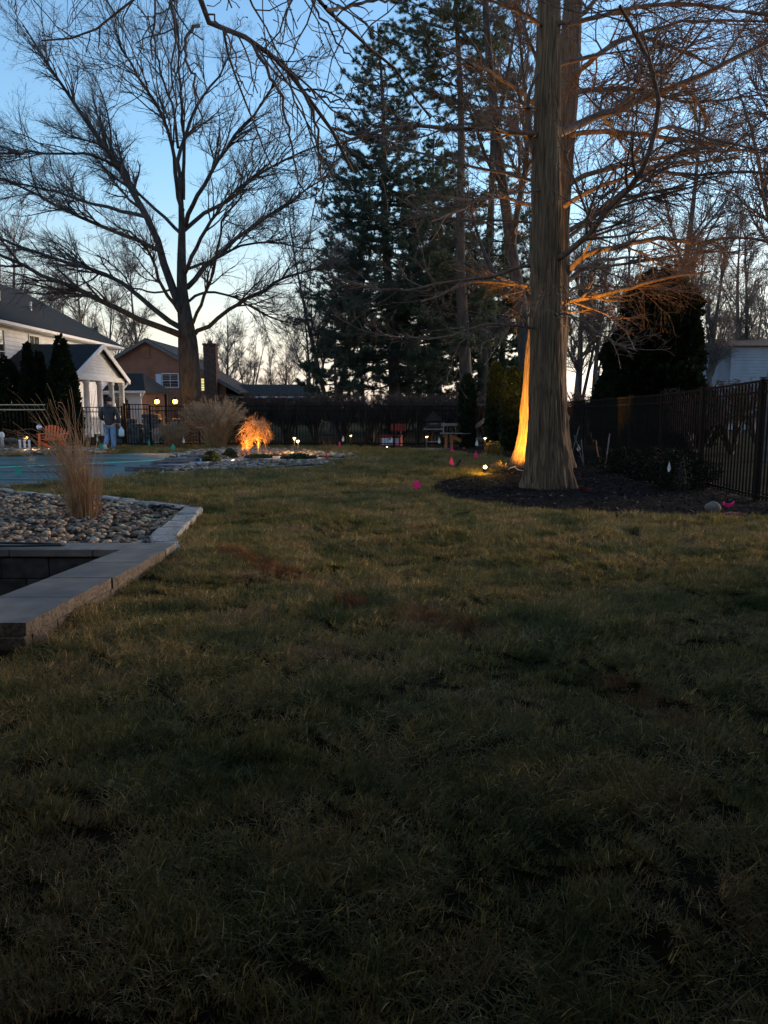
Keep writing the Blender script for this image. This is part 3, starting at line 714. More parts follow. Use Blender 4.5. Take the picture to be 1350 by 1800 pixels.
LIM = [
    ([(321, 590), (310, 584), (267, 573), (213, 544), (156, 518), (98, 493), (36, 467), (0, 444), (-60, 415), (-120, 405)], .19, -6),
    ([(325, 580), (311, 573), (276, 547), (231, 511), (209, 491), (156, 473), (89, 453), (44, 436), (0, 420), (-70, 385)], .16, 3),
    ([(322, 545), (305, 512), (290, 480), (284, 440), (262, 390), (236, 338), (209, 293), (178, 253), (151, 213), (120, 164), (89, 120), (58, 71), (40, 40)], .24, 1),
    ([(284, 442), (262, 432), (231, 418), (178, 396), (133, 378), (80, 351), (30, 325), (0, 311), (-50, 300)], .12, -4),
    ([(258, 383), (222, 373), (173, 362), (133, 347), (67, 329), (20, 322), (-30, 310)], .11, 5),
    ([(212, 298), (190, 283), (147, 267), (89, 271), (27, 267), (-20, 275)], .08, -3),
    ([(321, 412), (289, 382), (249, 347), (222, 311), (200, 280), (185, 230), (165, 190)], .10, 4),
    ([(320, 370), (309, 330), (307, 267), (289, 213), (262, 164), (240, 130), (222, 102), (205, 60)], .13, -3),
    ([(320, 360), (314, 310), (313, 267), (329, 222), (347, 178), (378, 147), (400, 110), (410, 70)], .13, 4),
    ([(313, 260), (307, 191), (284, 133), (275, 90), (267, 53), (262, 35)], .08, 2),
    ([(321, 350), (325, 300), (322, 240), (318, 178), (316, 111), (311, 44)], .11, -2),
    ([(324, 395), (335, 365), (347, 342), (378, 293), (400, 258), (436, 213), (471, 169), (490, 130)], .13, -5),
    ([(324, 405), (340, 385), (378, 364), (413, 347), (444, 311), (480, 289), (533, 267), (570, 250)], .12, 3),
    ([(326, 480), (331, 467), (351, 422), (365, 395), (398, 350), (430, 320), (470, 290)], .12, -3),
    ([(327, 505), (345, 485), (387, 444), (444, 396), (498, 364), (542, 329), (575, 310)], .15, 2),
    ([(326, 475), (350, 465), (378, 458), (422, 431), (489, 422), (533, 436), (570, 440)], .09, 6),
    ([(333, 582), (345, 550), (356, 529), (373, 484), (382, 444), (387, 400), (400, 370), (430, 340)], .10, -6),
    ([(334, 596), (350, 582), (387, 556), (422, 533), (467, 507), (511, 480), (556, 476), (590, 470)], .13, -2),
    ([(331, 530), (345, 517), (369, 511), (409, 520), (453, 547), (502, 569), (530, 560)], .08, 5),
    ([(325, 558), (300, 530), (282, 498), (267, 449), (250, 425), (225, 405), (200, 395)], .11, -5),
    ([(303, 505), (290, 515), (250, 512), (225, 500), (208, 470), (170, 450)], .06, 3),
]
limbs = []
for pxs, r, dy in LIM:
    P = limb_path(pxs, TD, TD + dy, 14) + g1.normal(0, .03, (14, 3)); limbs.append((local(t1, P), np.linspace(r * .8, .028, 14), 7))
LP = np.stack([l[0] for l in limbs]); LR = np.stack([l[1] for l in limbs])
A1 = grow(LP, LR, 430, .33, 1, (.5, 1.25), (15, 40), .55, 9, .10, .02, lenabs=3.1, g=g1, lfall=.25, rmin=.015)
A2 = grow(A1[0], A1[1], 3000, .12, 1, (.4, .75), (20, 55), .65, 7, .13, .02, g=g1, rmin=.0085)
A3 = grow(A2[0], A2[1], 12000, .1, 1, (.40, .8), (20, 50), .7, 5, .10, .03, g=g1, rmin=.0048)
A4 = grow(A3[0], A3[1], 32000, .1, 1, (.35, .8), (25, 50), .8, 3, .10, .03, g=g1, rmin=.0034)
link('branches', tube_mesh('branches', [(A1[0], A1[1], 5)]), M['oakbark'], t1, True)['kind'] = 'stuff'
finish_tree(t1, (local(t1, tp)[None], tr[None], 14), limbs, [(A2[0], A2[1], 4), (A3[0], A3[1], 3), (A4[0], A4[1], 3)], M['oakbark'], M['oakbark'], M['oaktwig'])

# ------------------------------------------------------------------ the two cypress-like trees on the right
def big_trunk(t, path_px, Y, rads, m, seed, flare, K=240, S=110, furrow=.02, top_extra=2.5):
    g = np.random.default_rng(seed)
    P = np.array([at(x, y, Y) for x, y in path_px]); P[0, 2] = -.08
    ext = P[-1] + (P[-1] - P[-2]) / np.linalg.norm(P[-1] - P[-2]) * top_extra; P = np.vstack((P, ext)); rads = list(rads) + [rads[-1] * .8]
    d = np.r_[0, np.cumsum(np.linalg.norm(np.diff(P, axis=0), axis=1))]; tt = np.linspace(0, 1, K) ** 1.3 * d[-1]
    C = np.stack([np.interp(tt, d, P[:, i]) for i in range(3)], 1); R = np.interp(tt, d, rads)
    for _ in range(6): R[1:-1] = (R[:-2] + R[2:] + 2 * R[1:-1]) / 4; C[1:-1] = (C[:-2] + C[2:] + 2 * C[1:-1]) / 4
    a = np.arange(S) / S * 2 * math.pi
    ph = g.uniform(0, 6.28, 12); z = tt[:, None]
    fur = np.zeros((K, S))
    for n_, amp, zs in ((13, .5, .5), (37, .8, 1.0), (61, .9, 1.7), (83, .8, 2.6)):
        i = n_ % 9; fur += amp * np.abs(np.sin(a[None] * n_ / 2 + ph[i] + .6 * np.sin(z * zs + ph[(i + 3) % 12]) + .4 * np.sin(z * zs * 2.7 + 3 * a[None])))
    fur = (fur - fur.mean()) * .6
    def smo(n1, n2):
        q = g.normal(size=(K, S)); kz = np.exp(-np.linspace(-2, 2, n1) ** 2); ka = np.exp(-np.linspace(-2, 2, n2) ** 2)
        q = np.apply_along_axis(lambda c: np.convolve(np.r_[c[-n1:], c, c[:n1]], kz, 'same')[n1:-n1], 0, q)
        q = np.apply_along_axis(lambda c: np.convolve(np.r_[c[-n2:], c, c[:n2]], ka, 'same')[n2:-n2], 1, q); return q / q.std()
    fur = fur + np.clip(smo(17, 3), -1.5, 2.5) * .55 + np.clip(smo(41, 7), -1.5, 2) * .7
    for _ in range(16):
        zk, ak = g.uniform(.8, d[-1]), g.uniform(-180, 180); da = (np.degrees(a) - ak + 180) % 360 - 180
        rr_ = np.sqrt((da[None] / 9) ** 2 + ((z - zk) / .055) ** 2); fur = fur + 5 * np.exp(-rr_ ** 2) - 4.5 * np.exp(-(rr_ * 2.2) ** 2)
    butt = np.zeros((K, S))
    for an, am, wd in ((-22, .9, 15), (-48, .15, 12), (-80, .45, 22), (-128, .7, 24), (180, 1.0, 26), (120, 1.1, 26), (60, 1.0, 24), (15, .3, 18)):
        da = (np.degrees(a) - an + 180) % 360 - 180; butt += am * np.exp(-(da / wd) ** 2)[None] * np.exp(-z / .38)
    butt = (butt - .25 * np.exp(-z / .38)) * flare
    rr = R[:, None] + furrow * fur * (R[:, None] / .35) + butt
    V = C[:, None] + np.stack((np.cos(a)[None] * rr, np.sin(a)[None] * rr, np.zeros((K, S))), -1)
    V = V.reshape(-1, 3) - ORG[t]; k_ = np.arange(S); i_ = np.arange(K - 1)[:, None] * S
    F = np.stack((i_ + k_, i_ + (k_ + 1) % S, i_ + S + (k_ + 1) % S, i_ + S + k_), -1).reshape(-1, 4)
    return link('trunk', np_mesh('trunk', V, F), m, t, True)
def cyp_tree(name, label, base_px, Y, trunk_px, rads, limbs, seed, m, flare, furrow=.02, ntw=1.0, S=110, lf=1.1):
    g = np.random.default_rng(seed); b = at(*base_px, Y); b[2] = 0
    t = thing(name, label, 'tree', tuple(b)); big_trunk(t, trunk_px, Y, rads, m, seed, flare, S=S, furrow=furrow)
    Ls = []
    for pxs, r, dy in limbs:
        P = limb_path(pxs, Y, Y + dy, 16); P[1:] += g.normal(0, .012, (15, 3)); P = local(t, P); R = np.linspace(r * lf, max(.012, r * .32), 16)
        Ls.append((P, R)); link('limb', tube_mesh('limb', [(P[None], R[None], 8)]), M['limb'], t, True)
    LP = np.stack([l[0] for l in Ls]); LR = np.stack([l[1] for l in Ls])
    B1 = grow(LP, LR, int(350 * ntw), .12, 1, (.22, .5), (25, 60), .5, 9, .10, .012, flat=.45, g=g, lfall=.4, rmin=.011)
    B2 = grow(B1[0], B1[1], int(2300 * ntw), .1, 1, (.35, .7), (25, 60), .65, 6, .12, .0, flat=.35, g=g, rmin=.0046)
    B3 = grow(B2[0], B2[1], int(8500 * ntw), .1, 1, (.35, .8), (25, 60), .75, 4, .14, -.01, g=g, rmin=.0030)
    B4 = grow(B3[0], B3[1], int(9000 * ntw), .3, 1, (.3, .7), (25, 60), .8, 3, .14, -.02, g=g, rmin=.0022)
    link('branches', tube_mesh('branches', [(B1[0], B1[1], 5)]), M['limb'], t, True)['kind'] = 'stuff'
    o = link('twigs', tube_mesh('twigs', [(B2[0], B2[1], 4), (B3[0], B3[1], 3), (B4[0], B4[1], 3)]), M['twig_red'], t); o['kind'] = 'stuff'
    return t
F_ = 14.1
front = cyp_tree('cypress_tree', 'tall bare tree with thick flared grey trunk standing in the mulch bed at right', (964, 860), F_,
    [(965, 866), (964, 850), (963, 820), (962, 780), (961, 720), (960, 640), (960, 560), (960, 450), (960, 300), (963, 150), (965, 0)],
    [.43, .41, .385, .35, .32, .295, .275, .26, .24, .215, .185],
    [([(965, 240), (987, 236), (1016, 217), (1050, 205), (1084, 192), (1130, 173), (1173, 158), (1223, 135), (1266, 116), (1308, 95), (1350, 74), (1420, 45)], .095, 2.2),
     ([(965, 460), (985, 452), (1016, 431), (1046, 405), (1063, 376), (1080, 353), (1109, 329), (1135, 296), (1149, 241), (1162, 186), (1152, 135), (1126, 72), (1113, 40), (1090, 10)], .075, -3.0),
     ([(1135, 298), (1181, 304), (1220, 307), (1266, 302), (1350, 304), (1420, 300)], .04, -2.4),
     ([(1150, 240), (1162, 221), (1223, 236), (1287, 253), (1350, 266), (1420, 280)], .034, -2.6),
     ([(1287, 253), (1250, 290), (1310, 235), (1350, 205)], .02, -2.4),
     ([(963, 238), (930, 236), (885, 230), (822, 226), (780, 224), (740, 221), (700, 222), (660, 232), (620, 245), (575, 262)], .060, -1.5),
     ([(963, 322), (932, 317), (885, 304), (845, 295), (814, 289), (760, 275), (700, 262)], .042, 1.5),
     ([(963, 398), (930, 393), (864, 385), (800, 386), (770, 385), (740, 375), (715, 350)], .03, 1.0),
     ([(963, 332), (930, 336), (886, 341), (843, 353), (800, 372), (760, 390)], .026, -2.0),
     ([(963, 50), (942, 38), (907, 17), (864, 4), (820, -15)], .05, -1.0),
     ([(963, 125), (947, 112), (923, 55), (909, 0), (900, -60)], .045, .5),
     ([(963, 120), (1005, 108), (1054, 93), (1097, 68), (1139, 51), (1202, 38), (1287, 36), (1350, 38), (1420, 45)], .05, 2),
     ([(965, 45), (1029, 38), (1075, 21), (1139, 10), (1202, 4), (1270, 15), (1350, 28)], .055, -2),
     ([(963, 575), (935, 576), (905, 572), (880, 568), (840, 572), (790, 590), (740, 600), (700, 592), (660, 590)], .035, -1.5),
     ([(963, 470), (930, 467), (885, 477), (843, 490), (801, 494), (760, 503), (700, 512), (650, 505), (600, 490)], .045, .5),
     ([(960, 560), (990, 548), (1030, 568), (1060, 590), (1095, 608), (1120, 618)], .025, -2.0),
     ([(963, 200), (905, 180), (860, 150), (830, 110), (790, 90), (740, 80)], .03, -1.5),
     ], 5, M['bark'], .20, furrow=.013, ntw=.76, S=190, lf=.8)
# the dead limb hanging against the trunk
dl = [(957, 105), (947, 128), (935, 150), (928, 168), (927, 198), (930, 225), (933, 250), (938, 280)]
P = local(front, np.array([at(x, y, 13.98) for x, y in dl])); P = resample(P, 18); P[:, 1] -= np.interp(np.arange(18), [0, 9, 17], [0, .0, .0])
o = link('dead_limb', tube_mesh('dead_limb', [(P[None], np.interp(np.arange(18), [0, 6, 10, 15, 17], [.018, .03, .048, .038, .010])[None], 8)]), M['bark2'], front, True)
o['label'] = 'broken dead limb hanging beside the trunk'
B_ = 19.0
back = cyp_tree('cypress_tree', 'second bare tree just behind the thick grey trunk, its left flank lit amber', (966, 814), B_,
    [(953, 822), (953, 812), (955, 790), (956, 750), (957, 700), (958, 640), (966, 560), (975, 400), (990, 250), (1000, 120), (1008, 0)],
    [.80, .74, .66, .58, .54, .50, .44, .33, .265, .24, .21],
    [([(980, 503), (1000, 478), (1016, 448), (1046, 442), (1076, 438), (1110, 428), (1152, 418), (1200, 425), (1236, 426), (1290, 415), (1350, 425)], .07, -1.5),
     ([(975, 505), (1000, 492), (1030, 470), (1050, 456), (1092, 454), (1130, 450)], .07, 2.5),
     ([(972, 540), (987, 532), (1020, 525), (1054, 519), (1100, 507), (1139, 498), (1180, 488), (1223, 481), (1250, 478)], .06, -3),
     ([(972, 530), (987, 521), (1016, 502), (1050, 502), (1090, 505), (1150, 500)], .04, 2),
     ([(972, 556), (987, 551), (1016, 547), (1040, 545)], .03, -2),
     ([(980, 425), (991, 412), (1033, 386), (1065, 368), (1101, 350), (1160, 335), (1220, 330)], .06, 2),
     ([(983, 372), (1000, 355), (1033, 338), (1097, 312), (1160, 287), (1230, 285), (1300, 275)], .055, -3),
     ([(985, 335), (1016, 312), (1054, 300), (1097, 291), (1139, 279), (1202, 270), (1280, 265), (1350, 262)], .06, 1.5),
     ([(990, 245), (1010, 234), (1050, 231), (1097, 232), (1160, 241), (1244, 253), (1350, 270)], .06, -2),
     ([(998, 165), (1016, 160), (1075, 156), (1120, 157), (1180, 175), (1240, 180), (1350, 165)], .06, 2),
     ([(1000, 130), (1023, 122), (1040, 105), (1080, 75), (1110, 60), (1180, 80), (1260, 120)], .06, -3),
     ([(1000, 40), (1040, 10), (1080, -30), (1150, -60)], .06, 1),
     ([(985, 350), (930, 362), (880, 345), (820, 352), (770, 345)], .05, 3),
     ([(975, 500), (930, 502), (864, 494), (810, 500), (770, 520), (740, 530)], .05, -2),
     ([(988, 280), (940, 255), (900, 215), (868, 190), (850, 160)], .045, 2),
     ([(995, 200), (950, 190), (900, 150), (850, 120), (800, 110)], .05, -3),
     ([(985, 430), (1040, 380), (1100, 330), (1150, 300), (1230, 285)], .05, 4),
     ([(985, 470), (1060, 470), (1150, 455), (1250, 440), (1330, 450)], .04, 4),
     ], 9, M['bark2'], .12, furrow=.009, ntw=.7, S=120)

# ------------------------------------------------------------------ pines
def pine(name, label, base, H, crown_z0, prof, seed, mneed, r0=.28, lean=(0, 0), wh=.75, nper=5, dens=1.0, dead=True, sparse=None, tuftL=.21):
    g = np.random.default_rng(seed); t = thing(name, label, 'tree', base)
    K = 30; z = np.linspace(-.1, H, K); C = np.stack((lean[0] * (z / H) + .08 * np.sin(z * .5 + seed), lean[1] * (z / H), z), 1); R = np.linspace(r0, .03, K); R[0] *= 1.3
    link('trunk', tube_mesh('trunk', [(C[None], R[None], 10)]), M['pinebark'], t, True)
    BP, BR = [], []; zz = crown_z0
    while zz < H - .3:
        n = nper + g.integers(-1, 2); a0 = g.uniform(0, 6.28); f = (zz - crown_z0) / (H - crown_z0)
        for k in range(n):
            L = np.interp(f, [p[0] for p in prof], [p[1] for p in prof]) * g.uniform(.6, 1.12)
            if sparse and g.random() < sparse(f): continue
            a = a0 + k * 6.28 / n + g.uniform(-.35, .35); s = np.linspace(0, 1, 9)
            rise = g.uniform(-.08, .16) + .25 * f; z0 = zz + g.uniform(-.25, .25)
            rr = L * s; x = lean[0] * z0 / H + rr * np.cos(a + .15 * np.sin(s * 3 + k)); y = lean[1] * z0 / H + rr * np.sin(a + .15 * np.sin(s * 3 + k))
            zc = z0 + L * (rise * s - .12 * np.sin(s * 3.1) + .10 * s ** 3)
            BP.append(np.stack((x, y, zc), 1)); BR.append(np.linspace(.045, .010, 9) * (.5 + .6 * L / 3))
        zz += wh * g.uniform(.75, 1.2)
    BP = np.stack(BP); BR = np.stack(BR); nb = len(BP)
    S1 = grow(BP, BR, int(nb * 11 * dens), .22, 1, (.2, .4), (30, 60), .5, 5, .09, .03, flat=.75, g=g, rmin=.008)
    S2 = grow(S1[0], S1[1], int(nb * 26 * dens), .2, 1, (.35, .6), (30, 55), .6, 3, .09, .05, flat=.5, g=g, rmin=.006)
    o = link('boughs', tube_mesh('boughs', [(BP, BR, 5), (S1[0], S1[1], 3), (S2[0], S2[1], 3)]), M['pinebark'], t); o['kind'] = 'stuff'
    pts, dr = [], []
    for Q, m_ in ((S1[0], 8), (S2[0], 7), (BP[:, 4:], 8)):
        n_ = len(Q)
        for _ in range(m_):
            w = g.uniform(.35, 1, n_) * (Q.shape[1] - 1.001); i = w.astype(int); fr = (w - i)[:, None]
            pts.append(Q[np.arange(n_), i] * (1 - fr) + Q[np.arange(n_), i + 1] * fr); dr.append(unit(Q[np.arange(n_), i + 1] - Q[np.arange(n_), i]))
    pts = np.concatenate(pts); dr = np.concatenate(dr); nn = 11
    pts = np.repeat(pts, nn, 0); dr = np.repeat(dr, nn, 0); n = len(pts)
    d = unit(dr * .8 + g.normal(0, .5, (n, 3)) + (0, 0, .12)); L = tuftL * g.uniform(.5, 1.1, n)[:, None]; sd = unit(np.cross(d, g.normal(size=(n, 3)))) * .0085
    V = np.stack((pts - sd, pts + sd, pts + d * L), 1).reshape(-1, 3); Fq = np.arange(n * 3).reshape(-1, 3)
    o = link('needles', np_mesh('needles', V, Fq), mneed, t); o['kind'] = 'stuff'
    return t
pr = [(0, 3.5), (.12, 4.6), (.3, 4.3), (.5, 3.2), (.75, 2.1), (.92, 1.1), (1, .2)]
bp = at(695, 700, 41); bp[2] = 0
pine('white_pine', 'broad dark pine left of the others, tiers of boughs down behind the red box', tuple(bp), 20.3, 2.8, pr, 31, M['needle2'], .36, lean=(-.9, 0), dens=1.35, nper=7, wh=.62)
bp = at(819, 700, 37); bp[2] = 0
pine('white_pine', 'pine with long bare dark trunk in the middle and boughs crowded high up', tuple(bp), 24, 4.5, [(0, 2.4), (.3, 2.6), (.5, 2.6), (.62, 3.4), (.8, 3.4), (1, .4)], 32, M['needle'], .34, lean=(-.8, 0), nper=5, wh=.8, dens=1.1, sparse=lambda f: .3 if f < .5 else .0)
bp = at(846, 700, 43); bp[2] = 0
pine('white_pine', 'slimmer pine with a grey trunk just right of the long bare pine trunk', tuple(bp), 22, 3.0, [(0, 2.8), (.2, 3.2), (.5, 2.6), (1, .3)], 33, M['needle'], .36, lean=(.5, 0), nper=5, wh=.85, dens=1.0, sparse=lambda f: .25)
bp = at(592, 700, 38); bp[2] = 0
pine('white_pine', 'small low pine at the left foot of the broad dark pine', tuple(bp), 5.6, 1.2, [(0, 1.9), (.4, 1.7), (.8, .9), (1, .2)], 34, M['needle2'], .12, wh=.45, nper=5, dens=.8)
bp = at(760, 700, 46); bp[2] = 0
pine('white_pine', 'dense low-branched pine deep in the shade between the tall pine trunks', tuple(bp), 17, .8, [(0, 4.0), (.4, 3.6), (.8, 2.2), (1, .2)], 35, M['needle'], .3, wh=.6, nper=6, dens=1.15)
bp = at(880, 700, 48); bp[2] = 0
pine('white_pine', 'bushy green pine behind the two dark columnar junipers', tuple(bp), 11, .8, [(0, 3.2), (.4, 3.0), (.8, 1.8), (1, .2)], 36, M['needle'], .3, wh=.6, nper=6, dens=.9)

# ------------------------------------------------------------------ bare background trees
def bare_arch(seed, H, r0, spread, tw=.0095, n=(16, 150, 1300, 5200), t0=.22, up=.09, ang=(28, 50), mt=None, mw=None, multi=1, fine=True):
    g = np.random.default_rng(seed); K = 14
    TP, TR = [], []
    for m_ in range(multi):
        z = np.linspace(-.1, H, K); a = g.uniform(0, 6.28); sp = 0 if multi == 1 else spread * .5
        TP.append(np.stack((.02 * H * np.sin(z / H * 4 + g.uniform(0, 6)) + math.cos(a) * sp * (z / H), .02 * H * np.cos(z / H * 3 + g.uniform(0, 6)) + math.sin(a) * sp * (z / H), z), 1)); TR.append(np.linspace(r0, r0 * .12, K))
    TP = np.stack(TP); TR = np.stack(TR); TR[:, 0] *= 1.25
    L1 = grow(TP, TR, n[0], t0, .95, (.8, 1.15), ang, .5, 10, .06, up, lenabs=spread, g=g, rmin=.03, lfall=.45)
    L2 = grow(L1[0], L1[1], n[1], .15, 1, (.3, .55), (22, 50), .6, 7, .09, up * .5, g=g, rmin=.018)
    L3 = grow(L2[0], L2[1], n[2], .1, 1, (.4, .75), (22, 50), .7, 4, .1, .03, g=g, rmin=tw * 1.3)
    L4 = grow(L3[0], L3[1], n[3], .1, 1, (.4, .8), (22, 50), .8, 3, .1, .03, g=g, rmin=tw)
    return (tube_mesh('trunk', [(TP, TR, 9)]), tube_mesh('limbs', [(L1[0], L1[1], 5), (L2[0], L2[1], 4)]), tube_mesh('twigs', [(L3[0], L3[1], 3), (L4[0], L4[1], 3)]))
ARCH = [bare_arch(51, 15, .26, 6.5), bare_arch(52, 13, .22, 6.0, t0=.15), bare_arch(53, 17, .30, 6.0, ang=(20, 40), up=.12), bare_arch(54, 14, .2, 5.0, ang=(18, 36), up=.14), bare_arch(55, 12, .16, 4.6, multi=3, n=(22, 160, 1300, 5200), ang=(18, 40))]
def bare_tree(a, px, Y, sc, label, group=None, rz=None, name='bare_tree', mt='bgbark', mw='bgtwig', base=None, lean=0.0, wide=1.0):
    b = at(px, 714, Y) if base is None else np.array(base, float); b[2] = 0
    t = thing(name, label, 'tree', tuple(b), group, random.uniform(0, 6.28) if rz is None else rz)
    t.scale = (sc * wide, sc * wide, sc)
    if lean: t.rotation_euler = (0, lean, 0)
    tm, lm, wm = ARCH[a]
    o = link('trunk', tm, M[mt], t, True); o = link('limbs', lm, M[mt], t, True); o['kind'] = 'stuff'; o = link('twigs', wm, M[mw], t); o['kind'] = 'stuff'
    return t
GL = 'bare trees in a row behind the houses at left'
LT = 'bare grey tree in the leafless row beyond the house roofs at left'
for i, (px, Y, s, a) in enumerate(((-70, 72, 1.05, 0), (-10, 66, .95, 1), (40, 74, 1.05, 2), (95, 68, .95, 3), (150, 76, 1.0, 0), (200, 70, .9, 1), (245, 82, .95, 2), (120, 88, 1.15, 1), (20, 90, 1.2, 0))):
    bare_tree(a, px, Y, s, ('bare grey tree just outside the left edge beyond the white house', 'bare tree behind the chimney flue of the white house', 'bare tree above the ridge of the white house roof', 'bare tree above the falling hip of the white house roof', 'bare tree above the gap between the white and brown houses', 'bare tree over the left slope of the brown house roof', 'bare tree over the peak of the brown house gable', 'taller farther bare tree over the porch gable, behind the nearer row', 'taller farther bare tree behind the white house ridge vents')[i], GL)
GM = 'bare trees above the low brown roof left of the pines'
for i, (px, Y, s, a) in enumerate(((372, 74, .62, 1), (402, 70, .66, 0), (440, 76, .72, 4), (475, 72, .52, 3), (505, 80, .62, 1))):
    bare_tree(a, px, Y, s, ('small bare tree directly behind the tall brick chimney', 'small bare tree just right of the brick chimney top', 'bare many stemmed tree over the middle of the low ranch roof', 'shortest bare tree over the right end of the low ranch roof', 'bare tree right of the ranch roof, before the pines begin')[i], GM)
bare_tree(4, 586, 42, .95, 'forked bare tree at the left edge of the pines, rising from the low pine')
bare_tree(1, 540, 58, .75, 'pale bare tree between the low brown house and the pines')
# leaning dark tree behind the cypress
tl = thing('bare_tree', 'dark leaning tree rising leftward behind the thick grey trunk', 'tree', tuple(at(925, 714, 33) * (1, 1, 0)))
pth = [(927, 780), (926, 714), (923, 620), (918, 545), (905, 480), (897, 420), (884, 330), (872, 230), (862, 130), (855, 40), (850, -60)]
g2 = np.random.default_rng(77)
TP = local(tl, limb_path(pth, 33, 33.5, 24)); TP[0, 2] = -.1; TR = np.interp(np.linspace(0, 1, 24), [0, .35, 1], [.36, .26, .11])
lls = [([(921, 560), (940, 500), (960, 440), (985, 400)], .16, 3), ([(918, 540), (885, 505), (860, 470), (835, 400), (820, 330)], .14, 3), ([(900, 430), (912, 350), (930, 280), (925, 180), (915, 80), (905, 0)], .15, -2), ([(884, 330), (850, 270), (830, 200), (800, 140)], .10, -3),
       ([(872, 230), (890, 150), (900, 80), (915, 0)], .10, 2), ([(918, 545), (895, 560), (870, 585), (850, 600)], .06, 2), ([(920, 580), (950, 560), (1000, 545)], .08, 2), ([(862, 130), (835, 80), (800, 40), (780, 0)], .08, 2)]
LPs = [(local(tl, limb_path(p, 33, 33 + dy, 10)), np.linspace(r, .03, 10)) for p, r, dy in lls]
link('trunk', tube_mesh('trunk', [(TP[None], TR[None], 12)]), M['oakbark'], tl, True)
for P, R in LPs: link('limb', tube_mesh('limb', [(P[None], R[None], 7)]), M['oakbark'], tl, True)
Q = np.stack([p for p, r in LPs]); QR = np.stack([r for p, r in LPs])
C1 = grow(Q, QR, 110, .2, 1, (.3, .6), (25, 55), .5, 8, .1, .04, g=g2, rmin=.03); C2 = grow(C1[0], C1[1], 800, .1, 1, (.35, .65), (25, 55), .6, 5, .1, .03, g=g2, rmin=.014); C3 = grow(C2[0], C2[1], 3600, .1, 1, (.4, .8), (25, 55), .7, 3, .1, .03, g=g2, rmin=.009)
o = link('twigs', tube_mesh('twigs', [(C1[0], C1[1], 5), (C2[0], C2[1], 4), (C3[0], C3[1], 3)]), M['bgbark'], tl); o['kind'] = 'stuff'
# right side
bare_tree(2, 1344, 21.5, .95, 'tall bare tree with straight trunk just behind the fence at the right edge', wide=.85, rz=1.2)
bare_tree(2, 1192, 44, 1.05, 'bare tree rising straight up directly behind the dark broad evergreen')
bare_tree(3, 1250, 50, .95, 'bare tree with upswept fork right of the dark broad evergreen', wide=1.1)
bare_tree(3, 1298, 54, 1.0, 'bare upswept tree between the fork tree and the right edge trunk')
bare_tree(1, 1052, 47, .9, 'bare tree showing low between the grey trunk and the dark broad evergreen')
bare_tree(4, 1020, 52, .9, 'many stemmed bare tree close right of the thick grey trunk')
GR = 'far bare trees filling the horizon at right'
for px, Y, s, a in ((1010, 75, 1.2, 0), (1090, 80, 1.2, 2), (1150, 72, 1.1, 1), (1225, 85, 1.2, 0), (1290, 78, 1.15, 2), (1365, 74, 1.2, 1), (1420, 62, 1.1, 0), (930, 82, 1.3, 2), (1330, 100, 1.3, 3), (860, 74, 1.3, 0), (780, 80, 1.35, 2), (700, 84, 1.2, 1), (640, 78, .9, 0)):
    bare_tree(a, px, Y, s, 'far bare tree among the leafless trees on the horizon behind the pines and fence', GR)

# overhanging limbs of a tree standing just left of the picture
ot = thing('overhanging_tree', 'near bare tree whose crooked dark limbs hang into the top of the picture at left', 'tree', (-6.8, 6.2, 0))
g3 = np.random.default_rng(91)
OT = np.array([(-6.8, 6.2, -.1), (-6.8, 6.2, 1.2), (-6.7, 6.3, 3), (-6.4, 6.4, 5), (-6.0, 6.6, 7), (-5.7, 6.8, 9), (-5.5, 6.9, 11)]) - ORG[ot]
link('trunk', tube_mesh('trunk', [(resample(OT, 20)[None], np.interp(np.linspace(0, 1, 20), [0, .1, 1], [.36, .27, .10])[None], 14)]), M['overbark'], ot, True)
def oat(pts, Y0, Y1, pre=None):
    n = len(pts); P = [np.array(p, float) for p in (pre or [])] + [at(p[0], p[1], Y0 + (Y1 - Y0) * i / (n - 1)) for i, p in enumerate(pts)]
    return np.array(P) - ORG[ot]
